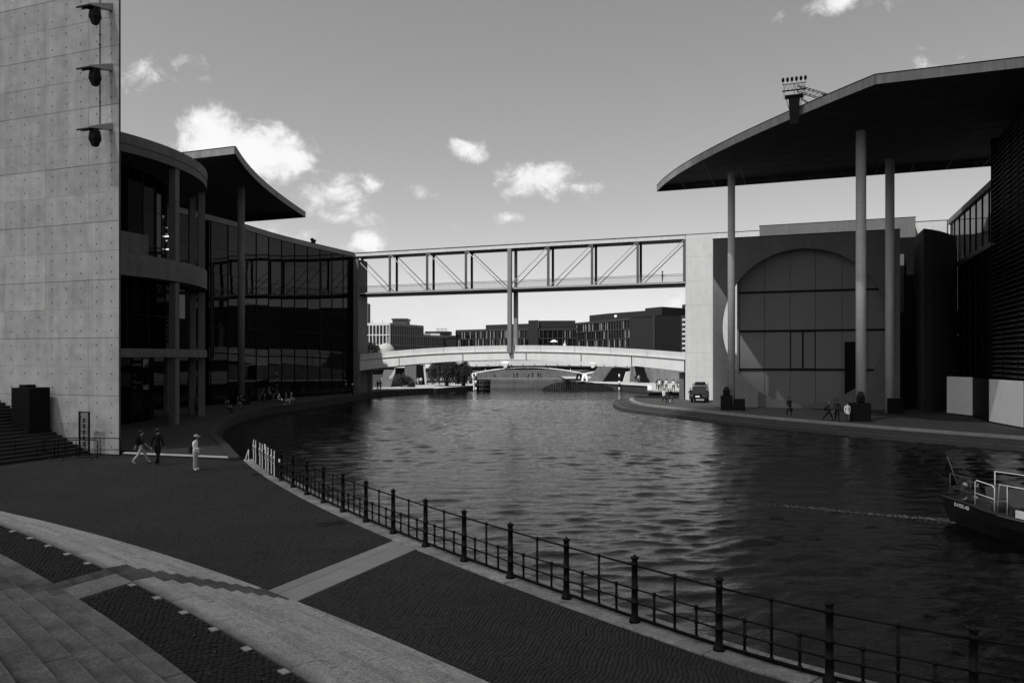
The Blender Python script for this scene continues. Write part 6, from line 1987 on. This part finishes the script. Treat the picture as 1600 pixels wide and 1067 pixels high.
for px in (582, 598, 632): obj('aerial', MB().box(at(px, 274)[0] - .05, at(px, 274)[0] + .05, 274, 274.1, zt - .2, zt + 1.4), M_iron, gb)
# white end bay and lower wing beyond
gb2 = thing('pale_office', 'small pale office block with white gridded end and a roof sign', 'building')
Y2 = 330.0; a = at(673, Y2); b = at(687, Y2)
grid_building(gb2, a, b, 0, zat(521, Y2), 5, 1.0, M_black, M_grid_white, M_glass_far, 8)
grid_building(gb2, (b[0] + .1, b[1] + .1), at(712.5, Y2 + 14), 0, zat(523, Y2), 4, 1.8, M_grid_grey, M_grid_grey, M_steel, 6)
a2 = at(640, Y2 + 12); grid_building(gb2, a2, (a[0] - .1, a[1] + 6), 0, zat(520, Y2), 4, 1.7, M_grid_grey, M_grid_grey, M_steel, 6)
gbr = MB().box(at(664, 352)[0], at(704, 352)[0], 352, 360, zat(523, 352), zat(517.8, 352)); obj('roof_storey', gbr, M_dark_bld, gb2)
# roof sign: letters too small to read in the photograph, kept as a row of letter-like strokes
sgm = MB(); x0 = at(681.5, 351)[0]
for i in range(9):
    xx = x0 + i * .58; zb = zat(516.2, 351)
    sgm.box(xx, xx + .12, 351, 351.1, zb, zb + .95 + (.35 if i in (5, 7) else 0))
    if i % 2 == 0: sgm.box(xx + .125, xx + .40, 351, 351.1, zb + .45, zb + .62)
    if i % 3 == 0: sgm.box(xx + .125, xx + .42, 351, 351.1, zb + .82, zb + .95)
    if i % 3 == 1: sgm.box(xx + .38, xx + .48, 351, 351.1, zb, zb + .9)
sgm.box(x0, x0 + 5.4, 351.02, 351.08, zat(517.6, 351), zat(517.2, 351))
for i in (1, 4, 7): sgm.box(x0 + i * .6, x0 + i * .6 + .08, 351.02, 351.08, zat(518, 351), zat(516.2, 351))
obj('roof_sign', sgm, M_steel, gb2)
dkb = thing('dark_block', 'low black block between the small pale office and the dark gridded offices', 'building')
obj('wall', MB().box(at(688, 300)[0], at(713, 300)[0], 300, 308, 0, zat(528, 300)), M_dark_bld, dkb)
obj('parapet', MB().box(at(688, 300)[0] - .1, at(713, 300)[0], 299.8, 308, zat(528, 300) + .002, zat(527.3, 300)), M_dark_frame, dkb)
# glassy tower behind
tb = thing('tower_block', 'narrow grey glass tower block at the far left, behind the pale office', 'building')
grid_building(tb, at(556, 520), at(574.5, 520), 0, zat(474, 520), 14, 2.6, M_dark_bld, M_grid_grey, M_steel, 10)
# dark gridded offices
def dark(label, pxa, ya, Ya, pxb, yb, Yb, fl, depth, box_=None, slats=.55):
    t = thing('dark_office', label, 'building', group=None)
    A, B = at(pxa, Ya), at(pxb, Yb)
    grid_building(t, A, B, 0, (zat(ya, Ya) + zat(yb, Yb)) / 2, fl, 1.9, M_dark_bld, M_dark_frame, M_glass_far, depth, slats)
    return t
d1 = dark('long dark gridded office left of the bridge support columns', 712, 516.5, 340, 826, 511.5, 318, 5, 12)
obj('roof_box', MB().prism([at(759, 335), at(826, 322), at(826, 335), at(759, 348)], zat(513.5, 330), zat(507, 330)), M_dark_bld, d1)
d2 = dark('dark windowless fronted office block in the middle, right of the support columns', 841, 512, 301, 902, 513, 299, 5, 12, slats=.3)
obj('front_wall', MB().prism([at(825.5, 303), at(841, 300.5), at(841, 312), at(825.5, 318)], 0, zat(500.5, 302)), M_dark_bld, d2)
obj('roof_box', MB().prism([at(841.1, 302), at(899, 301), at(899, 314), at(841.1, 314)], zat(511.8, 302), zat(501, 302)), M_dark_bld, d2)
d3 = dark('largest dark gridded office with pale window slats, before the white wall', 899, 504.5, 300, 1022, 492.5, 246, 6, 14)
A = at(1022.6, 246.2); Bq = at(1085, 262)
grid_building(d3, A, Bq, 0, zat(493, 246), 6, 2.2, M_dark_bld, M_dark_frame, M_glass_far, 10, .5)
obj('rear_wing', MB().prism([at(1092, 262), (150, 208), (230, 150), (250, 190), (160, 250), (62, 280)], 0, 25), M_dark_bld, d3)
obj('roof_box', MB().prism([at(921, 298), at(950, 285), at(1010, 268), at(1010, 284), at(921, 308)], zat(503, 290), zat(491, 290)), M_dark_bld, d3)
obj('roof_box', MB().prism([at(1008, 262), at(1034, 254), at(1090, 266), at(1080, 280), at(1008, 274)], zat(493, 258), zat(480.5, 258)), M_dark_bld, d3)
ck = obj('roof_disc', MB().lathe([(.05, -.1), (.55, -.08), (.55, .08), (.05, .1)], 16), M_white, d3, True, (*at(962, 279.0), zat(494.5, 279))); ck.rotation_euler = (R(90), 0, R(-25))
for px in (996, 1003, 1006): obj('aerial', MB().box(at(px, 275)[0] - .06, at(px, 275)[0] + .06, 275, 275.1, zat(492, 275), zat(486.5, 275)), M_iron, d3)
bl = thing('balcony_block', 'pale balconied block edge just beside the white wall', 'building')
x0 = at(1066.5, 190)[0]
obj('wall', MB().box(x0 + .5, x0 + 3, 190.5, 194, 0, zat(492, 190)), M_dark_bld, bl)
for k in range(8):
    z = zat(553 - 7.4 * k, 190); obj('balcony', MB().box(x0, x0 + 3, 189.4, 190.45, z, z + .5), M_grid_white, bl)
